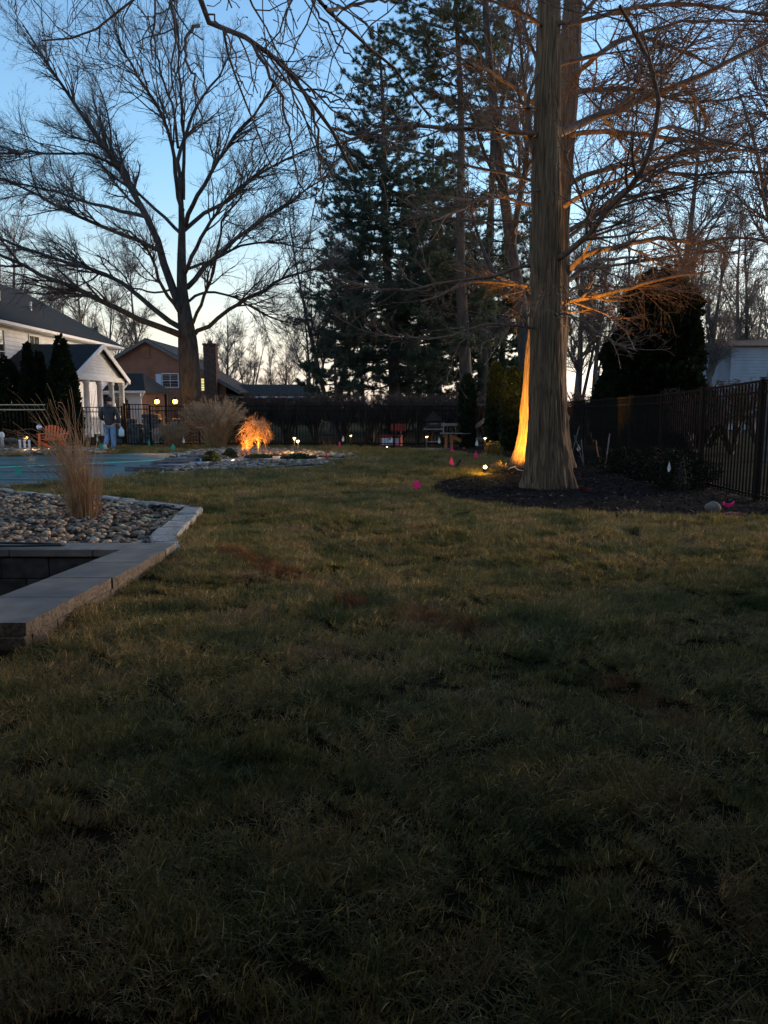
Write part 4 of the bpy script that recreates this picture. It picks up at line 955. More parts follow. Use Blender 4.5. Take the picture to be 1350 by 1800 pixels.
OL = [
    (oat([(330, -120), (338, -40), (345, 10), (350, 45), (378, 41), (405, 48), (430, 62), (450, 82), (480, 100), (505, 118), (535, 150), (560, 180), (582, 225), (598, 262), (620, 300)], 6.6, 7.6, [(-6.0, 6.6, 7), (-4.6, 6.6, 7.1), (-3.0, 6.6, 6.6)]), .050),
    (oat([(445, 78), (452, 98), (475, 130), (495, 170), (503, 215), (515, 262), (520, 300), (528, 330), (540, 345)], 6.95, 6.4), .016),
    (oat([(455, 84), (485, 110), (510, 125), (530, 155), (548, 190), (556, 225), (562, 260), (566, 300), (568, 345), (566, 390)], 7.0, 7.4), .018),
    (oat([(540, 155), (560, 172), (590, 182), (620, 160), (650, 140)], 7.2, 7.6), .010),
    (oat([(582, 225), (610, 235), (650, 232), (690, 250), (720, 300)], 7.5, 7.9), .014),
    (oat([(350, 45), (335, 55), (325, 70), (324, 100), (340, 140), (352, 190), (356, 240)], 6.7, 6.3), .014),
    (oat([(360, 20), (385, 40), (400, 65), (415, 95), (418, 125), (430, 160), (450, 170)], 6.8, 6.2), .008),
    (oat([(520, -40), (548, 0), (572, 12), (598, 35), (622, 62), (648, 84), (690, 112), (730, 160), (760, 210)], 6.8, 8.0, [(-3.0, 6.6, 8.5), (-2.0, 6.7, 7.0)]), .034),
    (oat([(572, 12), (600, 14), (640, 4), (700, 2), (760, -5)], 7.0, 7.6), .018),
    (oat([(462, -30), (463, 20), (466, 50), (468, 80), (478, 95), (470, 120)], 7.2, 6.8, [(-3.2, 6.8, 8.2), (-1.6, 7.2, 6.6)]), .010),
    (oat([(525, -30), (545, 30), (565, 50), (590, 90), (600, 130), (632, 160), (640, 190)], 7.4, 7.0, [(-2.0, 6.7, 7.0)]), .011),
    (oat([(170, -50), (185, -5), (200, 25), (225, 80), (240, 110), (262, 150)], 7.8, 7.0, [(-4.6, 6.6, 7.1), (-3.6, 7.4, 6.4)]), .013),
    (oat([(60, -50), (50, 0), (60, 15), (90, 30), (98, 45), (118, 60), (135, 75)], 7.6, 7.2, [(-5.0, 6.8, 6.8), (-4.6, 7.2, 6.0)]), .009),
    (oat([(10, -30), (30, 0), (35, 25)], 7.2, 7.0, [(-5.0, 6.8, 6.5)]), .006),
    (oat([(330, -40), (300, 10), (285, 25), (260, 30), (240, 10)], 6.8, 6.5), .008),
    (oat([(548, 0), (585, 60), (600, 85), (640, 115), (668, 160), (700, 190)], 7.0, 7.3), .010),
    (oat([(520, 140), (540, 130), (552, 100), (570, 85), (560, 60)], 7.2, 7.0), .007),
    (oat([(505, 118), (490, 100), (480, 80), (462, 68)], 7.1, 7.0), .006),
]
Ps = []
for P, r in OL:
    K = 22; Q = resample(P, K); Q[1:] += g3.normal(0, .012, (K - 1, 3)); R = np.linspace(r, max(.004, r * .3), K)
    Ps.append((Q, R)); link('limb', tube_mesh('limb', [(Q[None], R[None], 9)]), M['overbark'], ot, True)
OP = np.stack([p[0] for p in Ps]); OR = np.stack([p[1] for p in Ps])
D1 = grow(OP, OR, 210, .2, 1, (.12, .30), (35, 75), .5, 8, .28, -.06, g=g3, rmin=.0042, lfall=.3, tend=.5)
D2 = grow(D1[0], D1[1], 420, .2, 1, (.3, .55), (35, 75), .7, 5, .32, -.03, g=g3, rmin=.003, tend=.7)
nb_ = D2[0].shape[0]; bud = D2[0][:, -2:]; BRr = np.stack((np.full(nb_, .0032), np.full(nb_, .0055)), 1)
crown = oat([(0, 0)] * 2, 7, 7)
UP = np.array([np.array([(-6.0, 6.6, 7), (-6.5 + 3 * math.cos(a), 6.6 + 3 * math.sin(a), 9), (-6.5 + 5 * math.cos(a), 6.6 + 4.6 * math.sin(a), 10.5)]) for a in (1.2, 2.4, 3.6, 4.8, 6.0)]) - ORG[ot]
UP = np.stack([resample(p, 12) for p in UP]); UR = np.tile(np.linspace(.08, .02, 12), (5, 1)); U1 = grow(UP, UR, 60, .2, 1, (.3, .6), (25, 60), .5, 8, .12, .03, g=g3, rmin=.008); U2 = grow(U1[0], U1[1], 500, .1, 1, (.3, .6), (25, 60), .6, 5, .15, .02, g=g3, rmin=.004)
for i in range(5): link('limb', tube_mesh('limb', [(UP[i:i + 1], UR[i:i + 1], 8)]), M['overbark'], ot, True)
o = link('twigs', tube_mesh('twigs', [(D1[0], D1[1], 5), (D2[0], D2[1], 4), (bud, BRr, 4), (U1[0], U1[1], 4), (U2[0], U2[1], 3)]), M['overbark'], ot); o['kind'] = 'stuff'

# ------------------------------------------------------------------ conifer-like clipped shapes made of leaf sprays
def foliage_body(name, label, cat, base, prof, n, leaf, m, seed, rz=1.0, lumps=.14, stem=True, group=None, inner=.55, dirn=.5, core=True):
    """prof: list of (height, radius)"""
    g = np.random.default_rng(seed); t = thing(name, label, cat, base, group)
    zs = np.array([p[0] for p in prof]); rs = np.array([p[1] for p in prof]); H = zs[-1]
    z = g.uniform(zs[0], H, n * 3); r = np.interp(z, zs, rs); z = z[g.random(n * 3) < r / rs.max()][:n]; n = len(z)
    a = g.uniform(0, 6.28, n); r = np.interp(z, zs, rs)
    ph = g.uniform(0, 6.28, 6)
    lump = 1 + lumps * (np.sin(a * 3 + ph[0] + z * 1.1) + np.sin(a * 5 + ph[1] - z * 2.3) + np.sin(a * 2 + z * 4.1 + ph[2])) / 1.6
    rr = r * lump * (inner + (1 - inner) * g.random(n) ** .4)
    P = np.stack((rr * np.cos(a), rr * np.sin(a) * rz, z), 1)
    d = unit(np.stack((np.cos(a), np.sin(a), np.full(n, dirn)), 1) + g.normal(0, .5, (n, 3))); s = unit(np.cross(d, g.normal(size=(n, 3))))
    L = leaf * g.uniform(.5, 1.3, n)[:, None]; w = L * .34
    V = np.stack((P, P + d * L * .5 + s * w, P + d * L, P + d * L * .5 - s * w), 1).reshape(-1, 3)
    o = link('foliage', np_mesh('foliage', V, np.arange(n * 4).reshape(-1, 4)), m, t); o['kind'] = 'stuff'
    mb = MB(); mb.tube([(0, 0, -.05), (0, 0, H * .5), (0, 0, H * .85)], [rs.max() * .14, rs.max() * .1, .01], 7); mb.build('stem', M['pinebark'], t, local=True)
    return t
bp = at(1148, 714, 24.5); bp[2] = 0
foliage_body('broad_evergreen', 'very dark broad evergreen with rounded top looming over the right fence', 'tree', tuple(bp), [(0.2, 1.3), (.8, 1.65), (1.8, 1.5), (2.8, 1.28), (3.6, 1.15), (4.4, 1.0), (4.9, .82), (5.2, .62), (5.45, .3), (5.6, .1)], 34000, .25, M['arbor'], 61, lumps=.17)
for px, top, w, Y, lab, mm in ((54, 607, .36, 30.0, 'slender pointed arborvitae left of the tallest one, beside the porch', 'arbor'), (74, 622, .34, 30.5, 'shortest pointed arborvitae, tucked between two taller ones by the porch', 'arbor'),
        (112, 592, .66, 30.0, 'tallest pointed arborvitae, dark green in front of the white porch', 'arbor'), (12, 628, .95, 30.5, 'wide olive arborvitae at the left edge behind the tan topped fence', 'arbor')):
    b = at(px, 714, Y); b[2] = 0; H = at(px, top, Y)[2]
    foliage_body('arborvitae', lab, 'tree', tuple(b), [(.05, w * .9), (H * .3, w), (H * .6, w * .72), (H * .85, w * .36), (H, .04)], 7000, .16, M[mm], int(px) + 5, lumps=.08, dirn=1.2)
for px, top, w, Y, lab in ((871, 640, .27, 25.5, 'dark columnar juniper, left one of the pair beside the thick grey trunk'), (901, 648, .38, 25.0, 'dark columnar juniper, right and wider one of the pair beside the thick grey trunk'),
        (821, 660, .26, 27.0, 'narrow dark columnar juniper standing alone left of the rust cloth')):
    b = at(px, 714, Y); b[2] = 0; H = at(px, top, Y)[2]
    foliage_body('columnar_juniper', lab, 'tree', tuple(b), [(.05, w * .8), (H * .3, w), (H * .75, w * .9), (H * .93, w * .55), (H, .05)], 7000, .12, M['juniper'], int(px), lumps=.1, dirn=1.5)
for px, Y, w, H, lab in ((1105, 17.2, .5, .52, 'low dark boxwood shrub, farthest of three in the mulch bed'), (1160, 15.6, .62, .6, 'dark boxwood shrub, middle of three in the mulch bed'), (1205, 14.0, .62, .62, 'dark boxwood shrub nearest the fence post, in front of the others')):
    b = at(px, 714, Y); b[2] = 0
    foliage_body('boxwood_shrub', lab, 'shrub', tuple(b), [(.02, w * .7), (H * .35, w), (H * .7, w * .8), (H * .9, w * .4), (H * 1.12, w * .2)], 5200, .045, M['boxleaf'], int(px), lumps=.34, inner=.4)
for px, py, w, H, lab, mm in ((454, 806, .42, .10, 'flat dark creeping evergreen mat under the lit maple', 'evergreen'), (524, 807, .50, .13, 'flat dark creeping evergreen mat beside the twin path lights', 'evergreen'), (404, 806, .2, .26, 'small pointed evergreen beside the round ground lamp in the rock island', 'evergreen'), (372, 812, .24, .28, 'small rounded evergreen behind the ground lamp at the left of the rock island', 'evergreen')):
    b = ground(px, py)
    foliage_body('dwarf_evergreen', lab, 'shrub', tuple(b), [(.02, w), (H * .5, w * .8), (H, w * .2)], 2600, .06, M[mm], int(px), inner=.2)
b = ground(868, 800); foliage_body('golden_shrub', 'low rusty yellow shrub lit from the side near the columnar junipers', 'shrub', tuple(b), [(.02, .22), (.2, .28), (.42, .12)], 1500, .05, M['yellowshrub'], 71, inner=.3)

for i in range(7):  # out-of-view evergreen row added to keep low sun off the near lawn
    foliage_body('arborvitae', 'unseen tall arborvitae added beyond the near right fence to shade the lawn', 'tree', (6.75 + .1 * (i % 2), -1.0 + 1.45 * i, 0), [(.05, .8), (1.5, .9), (3.2, .6), (4.4, .05)], 3200, .30, M['arbor'], 300 + i, group='added shading row beyond the near right fence', lumps=.08, dirn=1.2)
# hedge of bare shrubs behind the rear fence
def shrub_arch(seed, H, w, n=(14, 120, 900)):
    g = np.random.default_rng(seed); St = []
    for i in range(9):
        a = g.uniform(0, 6.28); s = np.linspace(0, 1, 8); r = w * g.uniform(.3, .9)
        St.append(np.stack((r * s ** .9 * math.cos(a) + .03 * np.sin(s * 5 + i), r * s ** .9 * math.sin(a), H * .93 * s), 1))
    St = np.stack(St); SR = np.tile(np.linspace(.035, .010, 8), (9, 1))
    a1 = grow(St, SR, 90, .35, 1, (.25, .45), (25, 60), .55, 6, .12, .02, g=g, rmin=.008); a2 = grow(a1[0], a1[1], 800, .1, 1, (.3, .6), (30, 70), .7, 4, .14, .0, g=g, rmin=.006)
    a3 = grow(a2[0], a2[1], 3000, .1, 1, (.4, .8), (30, 70), .8, 3, .14, .0, g=g, rmin=.0055)
    for q in (a1, a2, a3): q[0][:, :, 2] = np.minimum(q[0][:, :, 2], H + .04 * np.sin(q[0][:, :, 0] * 9))
    return tube_mesh('stems', [(St, SR, 6)]), tube_mesh('twigs', [(a1[0], a1[1], 4), (a2[0], a2[1], 3), (a3[0], a3[1], 3)])
SA = [shrub_arch(s, 1.95, 1.0) for s in (1, 2, 3)]
x_ = -7.0; i = 0
while x_ < 5.5:
    t = thing('hedge_shrub', 'bare twiggy shrub of the clipped hedge behind the rear fence', 'shrub', (x_, 31.2 + random.uniform(-.2, .2), 0), 'hedge shrubs behind the rear fence', random.uniform(0, 6.28))
    a, b_ = SA[i % 3]; link('stem', a, M['hedgetwig'], t, True); link('twigs', b_, M['hedgetwig'], t)['kind'] = 'stuff'; t.scale = (1.05, 1.05, random.uniform(.96, 1.04)); x_ += 1.05; i += 1
x_ = -6.5
while x_ < 5.5:
    t = thing('hedge_shrub', 'bare twiggy shrub of the clipped hedge behind the rear fence', 'shrub', (x_, 32.4 + random.uniform(-.2, .2), 0), 'hedge shrubs behind the rear fence', random.uniform(0, 6.28))
    a, b_ = SA[i % 3]; link('stem', a, M['hedgetwig'], t, True); link('twigs', b_, M['hedgetwig'], t)['kind'] = 'stuff'; t.scale = (1.1, 1.1, random.uniform(1.0, 1.08)); x_ += 1.2; i += 1
# shrubs with pale tips by the broad evergreen
for px, Y, H, lab in ((1228, 22.0, 2.0, 'leafless pale twigged shrub in front of the dark broad evergreen'), (1290, 24, 2.3, 'leafless tangled shrub at right below the pale blue house'), (1040, 30, 2.2, 'thin leafless shrub just right of the thick grey trunk beyond the fence'), (1335, 30, 2.4, 'leafless shrub at the right edge behind the tall straight trunk')):
    b = at(px, 714, Y); t = thing('bare_shrub', lab, 'shrub', (b[0], b[1], 0)); s = H / 1.95; t.scale = (s * 1.25, s * 1.25, s)
    a, b_ = SA[int(px) % 3]; link('stem', a, M['bgtwig'], t, True); link('twigs', b_, M['bgtwig'], t)['kind'] = 'stuff'

# ------------------------------------------------------------------ houses
def boards(mb, A, B, z0, zf, exp, n, clip=None, t=.04):
    """lap siding from A to B (xy), outward normal n; clip(z) -> (t0, t1) extent"""
    A = np.array(A, float); B = np.array(B, float); n = np.array(n, float); z = z0
    while z < zf - .02:
        z2 = min(z + exp, zf); e0 = clip(z) if clip else (0, 1); e1 = clip(z2) if clip else (0, 1)
        if e0[1] - e0[0] > .01:
            e1 = (min(e1[0], .5) if clip else e1[0], max(e1[1], .5) if clip else e1[1])
            a0, b0 = A + (B - A) * e0[0], A + (B - A) * e0[1]; a1, b1 = A + (B - A) * e1[0], A + (B - A) * e1[1]
            V = [(*(a0 + n * t), z), (*(b0 + n * t), z), (*(b1 + n * .004), z2), (*(a1 + n * .004), z2), (*(a0 - n * .05), z), (*(b0 - n * .05), z), (*(b1 - n * .05), z2), (*(a1 - n * .05), z2)]
            mb.add(V, [(0, 1, 2, 3), (5, 4, 7, 6), (4, 5, 1, 0), (3, 2, 6, 7), (4, 0, 3, 7), (1, 5, 6, 2)])
        z = z2
def window(parent, c, w, h, u, n, nx, ny, frame_m, pane_m, ft=.06, shutter=None, depth=.05):
    c = np.array(c, float); u = np.array((*u, 0.)); n = np.array((*n, 0.)); zz = np.array((0, 0, 1.))
    mb = MB()
    for s in (-1, 1):
        mb.beam(c + u * s * (w / 2) - zz * h / 2 + n * .03, c + u * s * (w / 2) + zz * h / 2 + n * .03, ft, depth)
        mb.beam(c - u * (w / 2 + ft / 2) + zz * s * (h / 2 + ft / 2) + n * .035, c + u * (w / 2 + ft / 2) + zz * s * (h / 2 + ft / 2) + n * .035, depth, ft)
    for i in range(1, nx): mb.beam(c + u * (w * i / nx - w / 2) - zz * (h / 2 - .03) + n * .03, c + u * (w * i / nx - w / 2) + zz * (h / 2 - .03) + n * .03, .03, .03)
    for i in range(1, ny): mb.beam(c - u * (w / 2 - .03) + zz * (h * i / ny - h / 2) + n * .032, c + u * (w / 2 - .03) + zz * (h * i / ny - h / 2) + n * .032, .03, .03)
    f = mb.build('window', frame_m, parent)
    mb = MB(); hw = w / 2 - ft * .4
    mb.slab([c - u * hw - zz * (h / 2 - .02) + n * .004, c + u * hw - zz * (h / 2 - .02) + n * .004, c + u * hw + zz * (h / 2 - .02) + n * .004, c - u * hw + zz * (h / 2 - .02) + n * .004], n, .012)
    mb.build('pane', pane_m, f)
    if shutter:
        for s in (-1, 1):
            mb = MB(); cc = c + u * s * (w / 2 + ft + .22); mb.beam(cc - zz * h / 2 + n * .03, cc + zz * h / 2 + n * .03, .40, .04)
            for k in range(10): mb.beam(cc - u * .15 + zz * (-h / 2 + h * (k + .5) / 10) + n * .055, cc + u * .15 + zz * (-h / 2 + h * (k + .5) / 10) + n * .055, .012, .05)
            mb.build('shutter', M['shutter'], parent)
    return f
# white two storey house at the left
WH = thing('white_house', 'white sided two storey house with dark hipped roof cut by the left edge', 'house', (-18, 40, 0))
mb = MB(); boards(mb, (-18, 24), (-18, 52), 0, 5.35, .2, (1, 0)); boards(mb, (-26, 52), (-18, 52), 0, 5.35, .2, (0, 1)); mb.build('siding', M['siding'], WH)['kind'] = 'stuff'
mb = MB(); mb.box((-22, 38, 2.6), (7.8, 27.8, 5.2)); mb.build('core_wall', M['siding'], WH)
mb = MB()
e = 5.5; rz_ = 8.45
V = [(-17.5, 23.5, e), (-17.5, 52.5, e), (-26.5, 52.5, e), (-26.5, 23.5, e), (-22, 27, rz_), (-22, 48, rz_)]
V += [(v[0], v[1], v[2] - .14) for v in V[:4]]
mb.add(V, [(0, 1, 5, 4), (1, 2, 5), (2, 3, 4, 5), (3, 0, 4), (9, 8, 7, 6), (0, 6, 7, 1), (1, 7, 8, 2), (2, 8, 9, 3), (3, 9, 6, 0)]); roof = mb.build('roof', M['roof'], WH)
for (rx, ry) in ((-19.6, 40.2), (-19.4, 43.3)):
    rzz = e + (rz_ - e) * ((-17.5 - rx) / 4.5); mb = MB(); mb.tube([(rx, ry, rzz - .1), (rx, ry, rzz + .34), (rx + .06, ry, rzz + .40)], .07, 8); mb.build('vent_pipe', M['trim'], roof)
mb = MB(); mb.tube([(-21.4, 43.5, 8.0), (-21.4, 43.5, 9.0)], .12, 8); mb.lathe([(.17, 0), (.2, .05), (.12, .16)], (-21.4, 43.5, 9.0), 10); mb.build('flue', M['metal'], roof)
mb = MB(); mb.box((-17.47, 38, 5.33), (.12, 29, .16), 0, .02); mb.build('gutter', M['trim'], WH)
mb = MB(); mb.box((-17.74, 38, 5.24), (.46, 28.9, .03)); mb.build('soffit', M['trim'], WH)
for yy in (36.5, 40.2, 44.0, 47.5): window(WH, (-17.97, yy, 4.3), 1.1, 1.5, (0, 1), (1, 0), 2, 3, M['trim'], M['glassb'])
# porch wing
yA, yB, xg, pe, pz = 36.0, 43.0, -14.45, 3.0, 4.5; ym = (yA + yB) / 2
PW = thing('porch_wing', 'white porch wing with triangular gable, round columns and dark roof beside the walking person', 'porch', (-15, 39.5, 0))
mb = MB(); xl = -19.2
for (y0, y1) in ((yA - .35, ym), (yB + .35, ym)):
    s_ = 1 if y1 > y0 else -1; zlow = pe - .15
    mb.slab([(xl, y0, zlow), (xg + .25, y0, zlow), (xg + .25, y1, pz), (xl, y1, pz)], (0, 0, 1), .10)
mb.build('roof', M['roof'], PW)
def gclip(z, z0=pe, z1=pz): f = max(0, min(1, (z - z0) / (z1 - z0))); return (f / 2, 1 - f / 2)
mb = MB(); boards(mb, (xg, yA + .1), (xg, yB - .1), pe, pz - .1, .15, (1, 0), clip=gclip); mb.build('gable_siding', M['siding'], PW)['kind'] = 'stuff'
for (y0, y1) in ((yA - .38, ym), (yB + .38, ym)):
    mb = MB(); mb.beam((xg + .30, y0, pe - .20), (xg + .30, y1, pz - .0), .05, .24); mb.build('rake_board', M['trim'], PW)
mb = MB(); mb.box((xg + .02, ym, pe - .12), (.22, yB - yA, .24), 0, .01); mb.build('beam', M['trim'], PW)
mb = MB(); mb.box((xg - 1.3, yA + .05, pe - .13), (2.4, .2, .24), 0, .01); mb.build('beam', M['trim'], PW)
for yy in (36.15, 37.75, 39.5, 41.2, 42.8):
    mb = MB(); mb.box((xg, yy, .06), (.40, .40, .12), 0, .01); mb.lathe([(.19, .12), (.19, .2), (.15, .25), (.145, 1.2), (.13, pe - .42), (.17, pe - .40), (.17, pe - .34), (.14, pe - .33), (.18, pe - .30), (.18, pe - .245)], (xg, yy, 0), 16); mb.build('column', M['trim'], PW, True)
mb = MB(); mb.box((-16.95, yA + .1, pe / 2), (.22, .22, pe - .26), 0, .01); mb.build('post', M['trim'], PW)
mb = MB()
for k in range(10): mb.box((-17.6 - .0, 0, 0), (.01, .01, .01)) if False else None
mb.box((xg, ym, .95), (.07, yB - yA - .3, .06)); mb.box((xg, ym, .15), (.06, yB - yA - .3, .05))
for k in range(44): mb.box((xg, yA + .3 + k * .148, .55), (.035, .035, .76))
mb.build('railing', M['trim'], PW)['kind'] = 'stuff'
mb = MB(); mb.tube([(xg + .15, yB + .5, pe - .2), (xg + .05, yB + .35, pe - .4), (xg + .02, yB + .05, pe - .55), (xg + .02, yB + .05, .2)], .05, 8); mb.build('downspout', M['trim'], PW)
# back wall of the wing with siding and wreath
mb = MB(); boards(mb, (-16.9, 40.3), (-16.9, 46.5), 0, 3.2, .18, (1, 0)); boards(mb, (-17.9, 40.3), (-16.9, 40.3), 0, 3.2, .18, (0, -1)); mb.build('wall', M['siding'], PW)
mb = MB(); mb.box((-17, 39.4, pe - .06), (4.2, 6.4, .05)); mb.build('porch_ceiling', M['trim'], PW)
# low wing with arch, warmly lit
AW = thing('garage_wing', 'low white wing with an arched opening and warm porch light right of the columns', 'building', (-17, 50, 0))
mb = MB()
def archclip(x): return .0
za = 2.35
# wall with an arched hole facing the camera at y = 50: built from columns of slabs
X0, X1 = -19.2, -15.65; hx0, hx1, hz0, hzt = -17.35, -16.35, 1.75, 2.15
mb.box(((X0 + hx0) / 2, 50, za / 2), (hx0 - X0, .2, za)); mb.box(((X1 + hx1) / 2, 50, za / 2), (X1 - hx1, .2, za))
kk = 10
for i in range(kk):
    xa, xb2 = hx0 + (hx1 - hx0) * i / kk, hx0 + (hx1 - hx0) * (i + 1) / kk; xm = ((xa + xb2) / 2 - (hx0 + hx1) / 2) / ((hx1 - hx0) / 2)
    zc = hz0 - .45 + .85 * math.sqrt(max(0, 1 - xm * xm)); mb.box(((xa + xb2) / 2, 50, (zc + za) / 2), (xb2 - xa, .2, za - zc))
mb.build('arched_wall', M['siding'], AW)
mb = MB(); mb.box((X1 - .1, 53, za / 2), (.2, 5.6, za)); mb.box((-17.2, 55.5, za / 2), (3.4, .2, za)); mb.build('rear_wall', M['brick'], AW)
mb = MB(); mb.slab([(X0, 49.5, za + .02), (X1 + .45, 49.5, za + .02), (X1 - .6, 52.5, za + 1.25), (X0, 52.5, za + 1.25)], (0, 0, 1), .1)
mb.slab([(X1 + .45, 49.5, za + .02), (X1 + .45, 56, za + .02), (X1 - .6, 52.5, za + 1.25)], (0, 0, 1), .1); mb.build('roof', M['roof'], AW)
mb = MB(); mb.box(((X0 + X1) / 2 + .2, 49.42, za + .05), (X1 - X0 + .5, .12, .14), 0, .02); mb.build('gutter', M['trim'], AW)
mb = MB(); mb.tube([(X1 + .35, 49.45, za), (X1 + .15, 49.6, za - .25), (X1 + .05, 49.82, za - .35), (X1 + .05, 49.82, .2)], .05, 8); mb.build('downspout', M['trim'], AW)
for xw in (-18.5, -17.9): window(AW, (xw, 49.9, 1.72), .42, .95, (1, 0), (0, -1), 1, 1, M['trim'], M['glass'])
mb = MB(); mb.box((-18.15, 49.3, 2.28), (2.1, 1.1, .05)); mb.build('canopy', M['trim'], AW)
def lamp(name, loc, power, col, r=.05, kind='POINT', aim=None, cone=60, blend=.6, label=None):
    l = bpy.data.lights.new(name, kind); o = bpy.data.objects.new(name, l); COL.objects.link(o); o.location = loc; l.energy = power; l.color = col; l.shadow_soft_size = r
    if kind == 'SPOT':
        l.spot_size = math.radians(cone); l.spot_blend = blend; o.rotation_euler = (Vector(aim) - Vector(loc)).to_track_quat('-Z', 'Y').to_euler()
    return o
AMB = (1.0, .46, .05); WARM = (1.0, .60, .26)
lamp('porch_light', (-18.2, 49.3, 2.12), 22, WARM)
lamp('arch_light', (-17.6, 52, 1.7), 2.5, WARM)
# lattice wreath by the porch column
mb = MB(); th = np.linspace(0, 6.28, 24); mb.tube([(-16.75, 38.2 + .3 * math.cos(a), 2.1 + .3 * math.sin(a)) for a in th], .07, 6, cap=False); tag(mb.build('wreath', M['paletan']), 'pale round wreath hanging behind the first porch columns', 'wreath')

# brown house
BH = thing('brown_house', 'brown sided house with pale gable trim, shuttered window and tall chimney', 'house', (-18.2, 60, 0))
gy_, apx, apz = 60.0, -18.15, 6.5; slope = 90 / 158.
hl, hr = -24.5, -12.2
def roofz(x, s=.56): return apz - abs(x - apx) * s
mb = MB(); z = 0
while z < apz - .05:
    z2 = min(z + .2, apz); 
    xl0 = max(hl, apx - (apz - z) / .56); xr0 = min(hr, apx + (apz - z) / .56); xl1 = max(hl, apx - (apz - z2) / .56); xr1 = min(hr, apx + (apz - z2) / .56)
    V = [(xl0, gy_ - .06, z), (xr0, gy_ - .06, z), (xr1, gy_ - .002, z2), (xl1, gy_ - .002, z2), (xl0, gy_ + .15, z), (xr0, gy_ + .15, z), (xr1, gy_ + .15, z2), (xl1, gy_ + .15, z2)]
    mb.add(V, [(0, 1, 2, 3), (5, 4, 7, 6), (4, 5, 1, 0), (3, 2, 6, 7), (4, 0, 3, 7), (1, 5, 6, 2)]); z = z2
mb.build('siding', M['brownwall'], BH)['kind'] = 'stuff'
mb = MB(); mb.slab([(hl - .4, gy_ - .4, roofz(hl - .4)), (apx, gy_ - .4, apz), (apx, gy_ + 9, apz), (hl - .4, gy_ + 9, roofz(hl - .4))], (0, 0, 1), .14)
mb.slab([(apx, gy_ - .4, apz), (-11.0, gy_ - .4, roofz(-11.0)), (-11.0, gy_ + 9, roofz(-11.0)), (apx, gy_ + 9, apz)], (0, 0, 1), .14); brf = mb.build('roof', M['brownroof'], BH)
for xe in (hl - .4, -11.0):
    mb = MB(); mb.beam((xe, gy_ - .43, roofz(xe) - .02), (apx, gy_ - .43, apz - .02), .05, .2); mb.build('rake_board', M['greywood'], BH)
mb = MB(); mb.box((apx - .1, gy_ - .05, 5.55), (.62, .08, .85), 0, .01)
for k in range(7): mb.box((apx - .1, gy_ - .10, 5.22 + k * .11), (.5, .03, .05))
mb.build('gable_vent', M['brownwall'], BH)
window(BH, (-16.45, gy_ - .03, 3.45), 1.25, 1.0, (1, 0), (0, -1), 2, 2, M['trim'], M['glass'], shutter=True)
window(BH, (-13.85, gy_ - .03, 3.15), .5, .95, (1, 0), (0, -1), 1, 2, M['brownwall'], M['litwin'])
mb = MB(); mb.box((-13.2, gy_ - .45, 3.05), (.95, .8, 6.1), 0, .02); ch = mb.build('chimney', M['brick'], BH)
mb = MB(); mb.box((-13.2, gy_ - .45, 6.13), (1.06, .92, .14), 0, .02); mb.tube([(-13.2, gy_ - .45, 6.2), (-13.2, gy_ - .45, 6.42)], .14, 8); mb.build('chimney_cap', M['brick'], ch)
RH = thing('ranch_house', 'low brown brick house with long dark roof left of the pines', 'house', (-9, 63, 0))
mb = MB(); mb.box((-9.2, 65, 1.1), (7.6, 4, 2.2)); mb.build('brick_wall', M['brick'], RH)
mb = MB(); mb.add([(-13.3, 62.4, 2.25), (-5.1, 62.4, 2.25), (-5.9, 65, 3.3), (-13.3, 65, 3.3), (-5.1, 67.6, 2.25), (-13.3, 67.6, 2.25)], [(0, 1, 2, 3), (3, 2, 4, 5), (1, 4, 2), (0, 3, 5), (0, 5, 4, 1)]); mb.build('roof', M['brownroof'], RH)
mb = MB(); mb.box((-9.2, 62.38, 2.22), (8.2, .1, .14)); mb.build('gutter', M['trim'], RH)
for xw in (-11.5, -9.6, -7.2): window(RH, (xw, 62.97, 1.35), 1.0, .9, (1, 0), (0, -1), 2, 2, M['trim'], M['glass'])
LB = thing('pale_blue_house', 'pale blue sided house glimpsed through branches at the right edge', 'house', (26, 50, 0))
mb = MB(); boards(mb, (22.2, 50), (33, 50), 0, 5.3, .2, (0, -1)); mb.box((27.6, 54, 2.65), (10.7, 7.8, 5.3)); mb.build('wall', M['lightblue'], LB)
mb = MB(); mb.add([(21.9, 49.6, 5.3), (33.5, 49.6, 5.3), (32, 54, 6.1), (22.8, 54, 6.1), (33.5, 58.5, 5.3), (21.9, 58.5, 5.3)], [(0, 1, 2, 3), (3, 2, 4, 5), (1, 4, 2), (0, 3, 5), (0, 5, 4, 1)]); mb.build('roof', M['brownroof'], LB)
for xw in (26.6, 29.0): window(LB, (xw, 49.93, 1.8), 1.0, 1.3, (1, 0), (0, -1), 2, 2, M['trim'], M['glass'])
# unseen house added behind and left of the camera to shade the near lawn
HH = thing('shading_house', 'unseen two storey house added behind the viewer to shade the near lawn', 'house', (0, -5, 0))
mb = MB(); boards(mb, (-11, -3), (8, -3), 0, 5.6, .2, (0, 1)); mb.box((-1.5, -8.05, 2.8), (19, 10, 5.6)); mb.build('wall', M['siding'], HH)
mb = MB(); mb.add([(-11.5, -2.5, 5.6), (8.5, -2.5, 5.6), (8.5, -8, 8.6), (-11.5, -8, 8.6), (8.5, -13.5, 5.6), (-11.5, -13.5, 5.6)], [(0, 1, 2, 3), (3, 2, 4, 5), (1, 4, 2), (0, 3, 5), (0, 5, 4, 1)]); mb.build('roof', M['roof'], HH)
mb = MB(); mb.slab([(-9, -3, 2.95), (8, -3, 2.95), (8, 2.35, 2.76), (-9, 2.35, 2.76)], (0, 0, 1), .12); mb.build('shading_porch_roof', M['roof'], HH)  # overhang added above the camera to keep sky light off the nearest grass
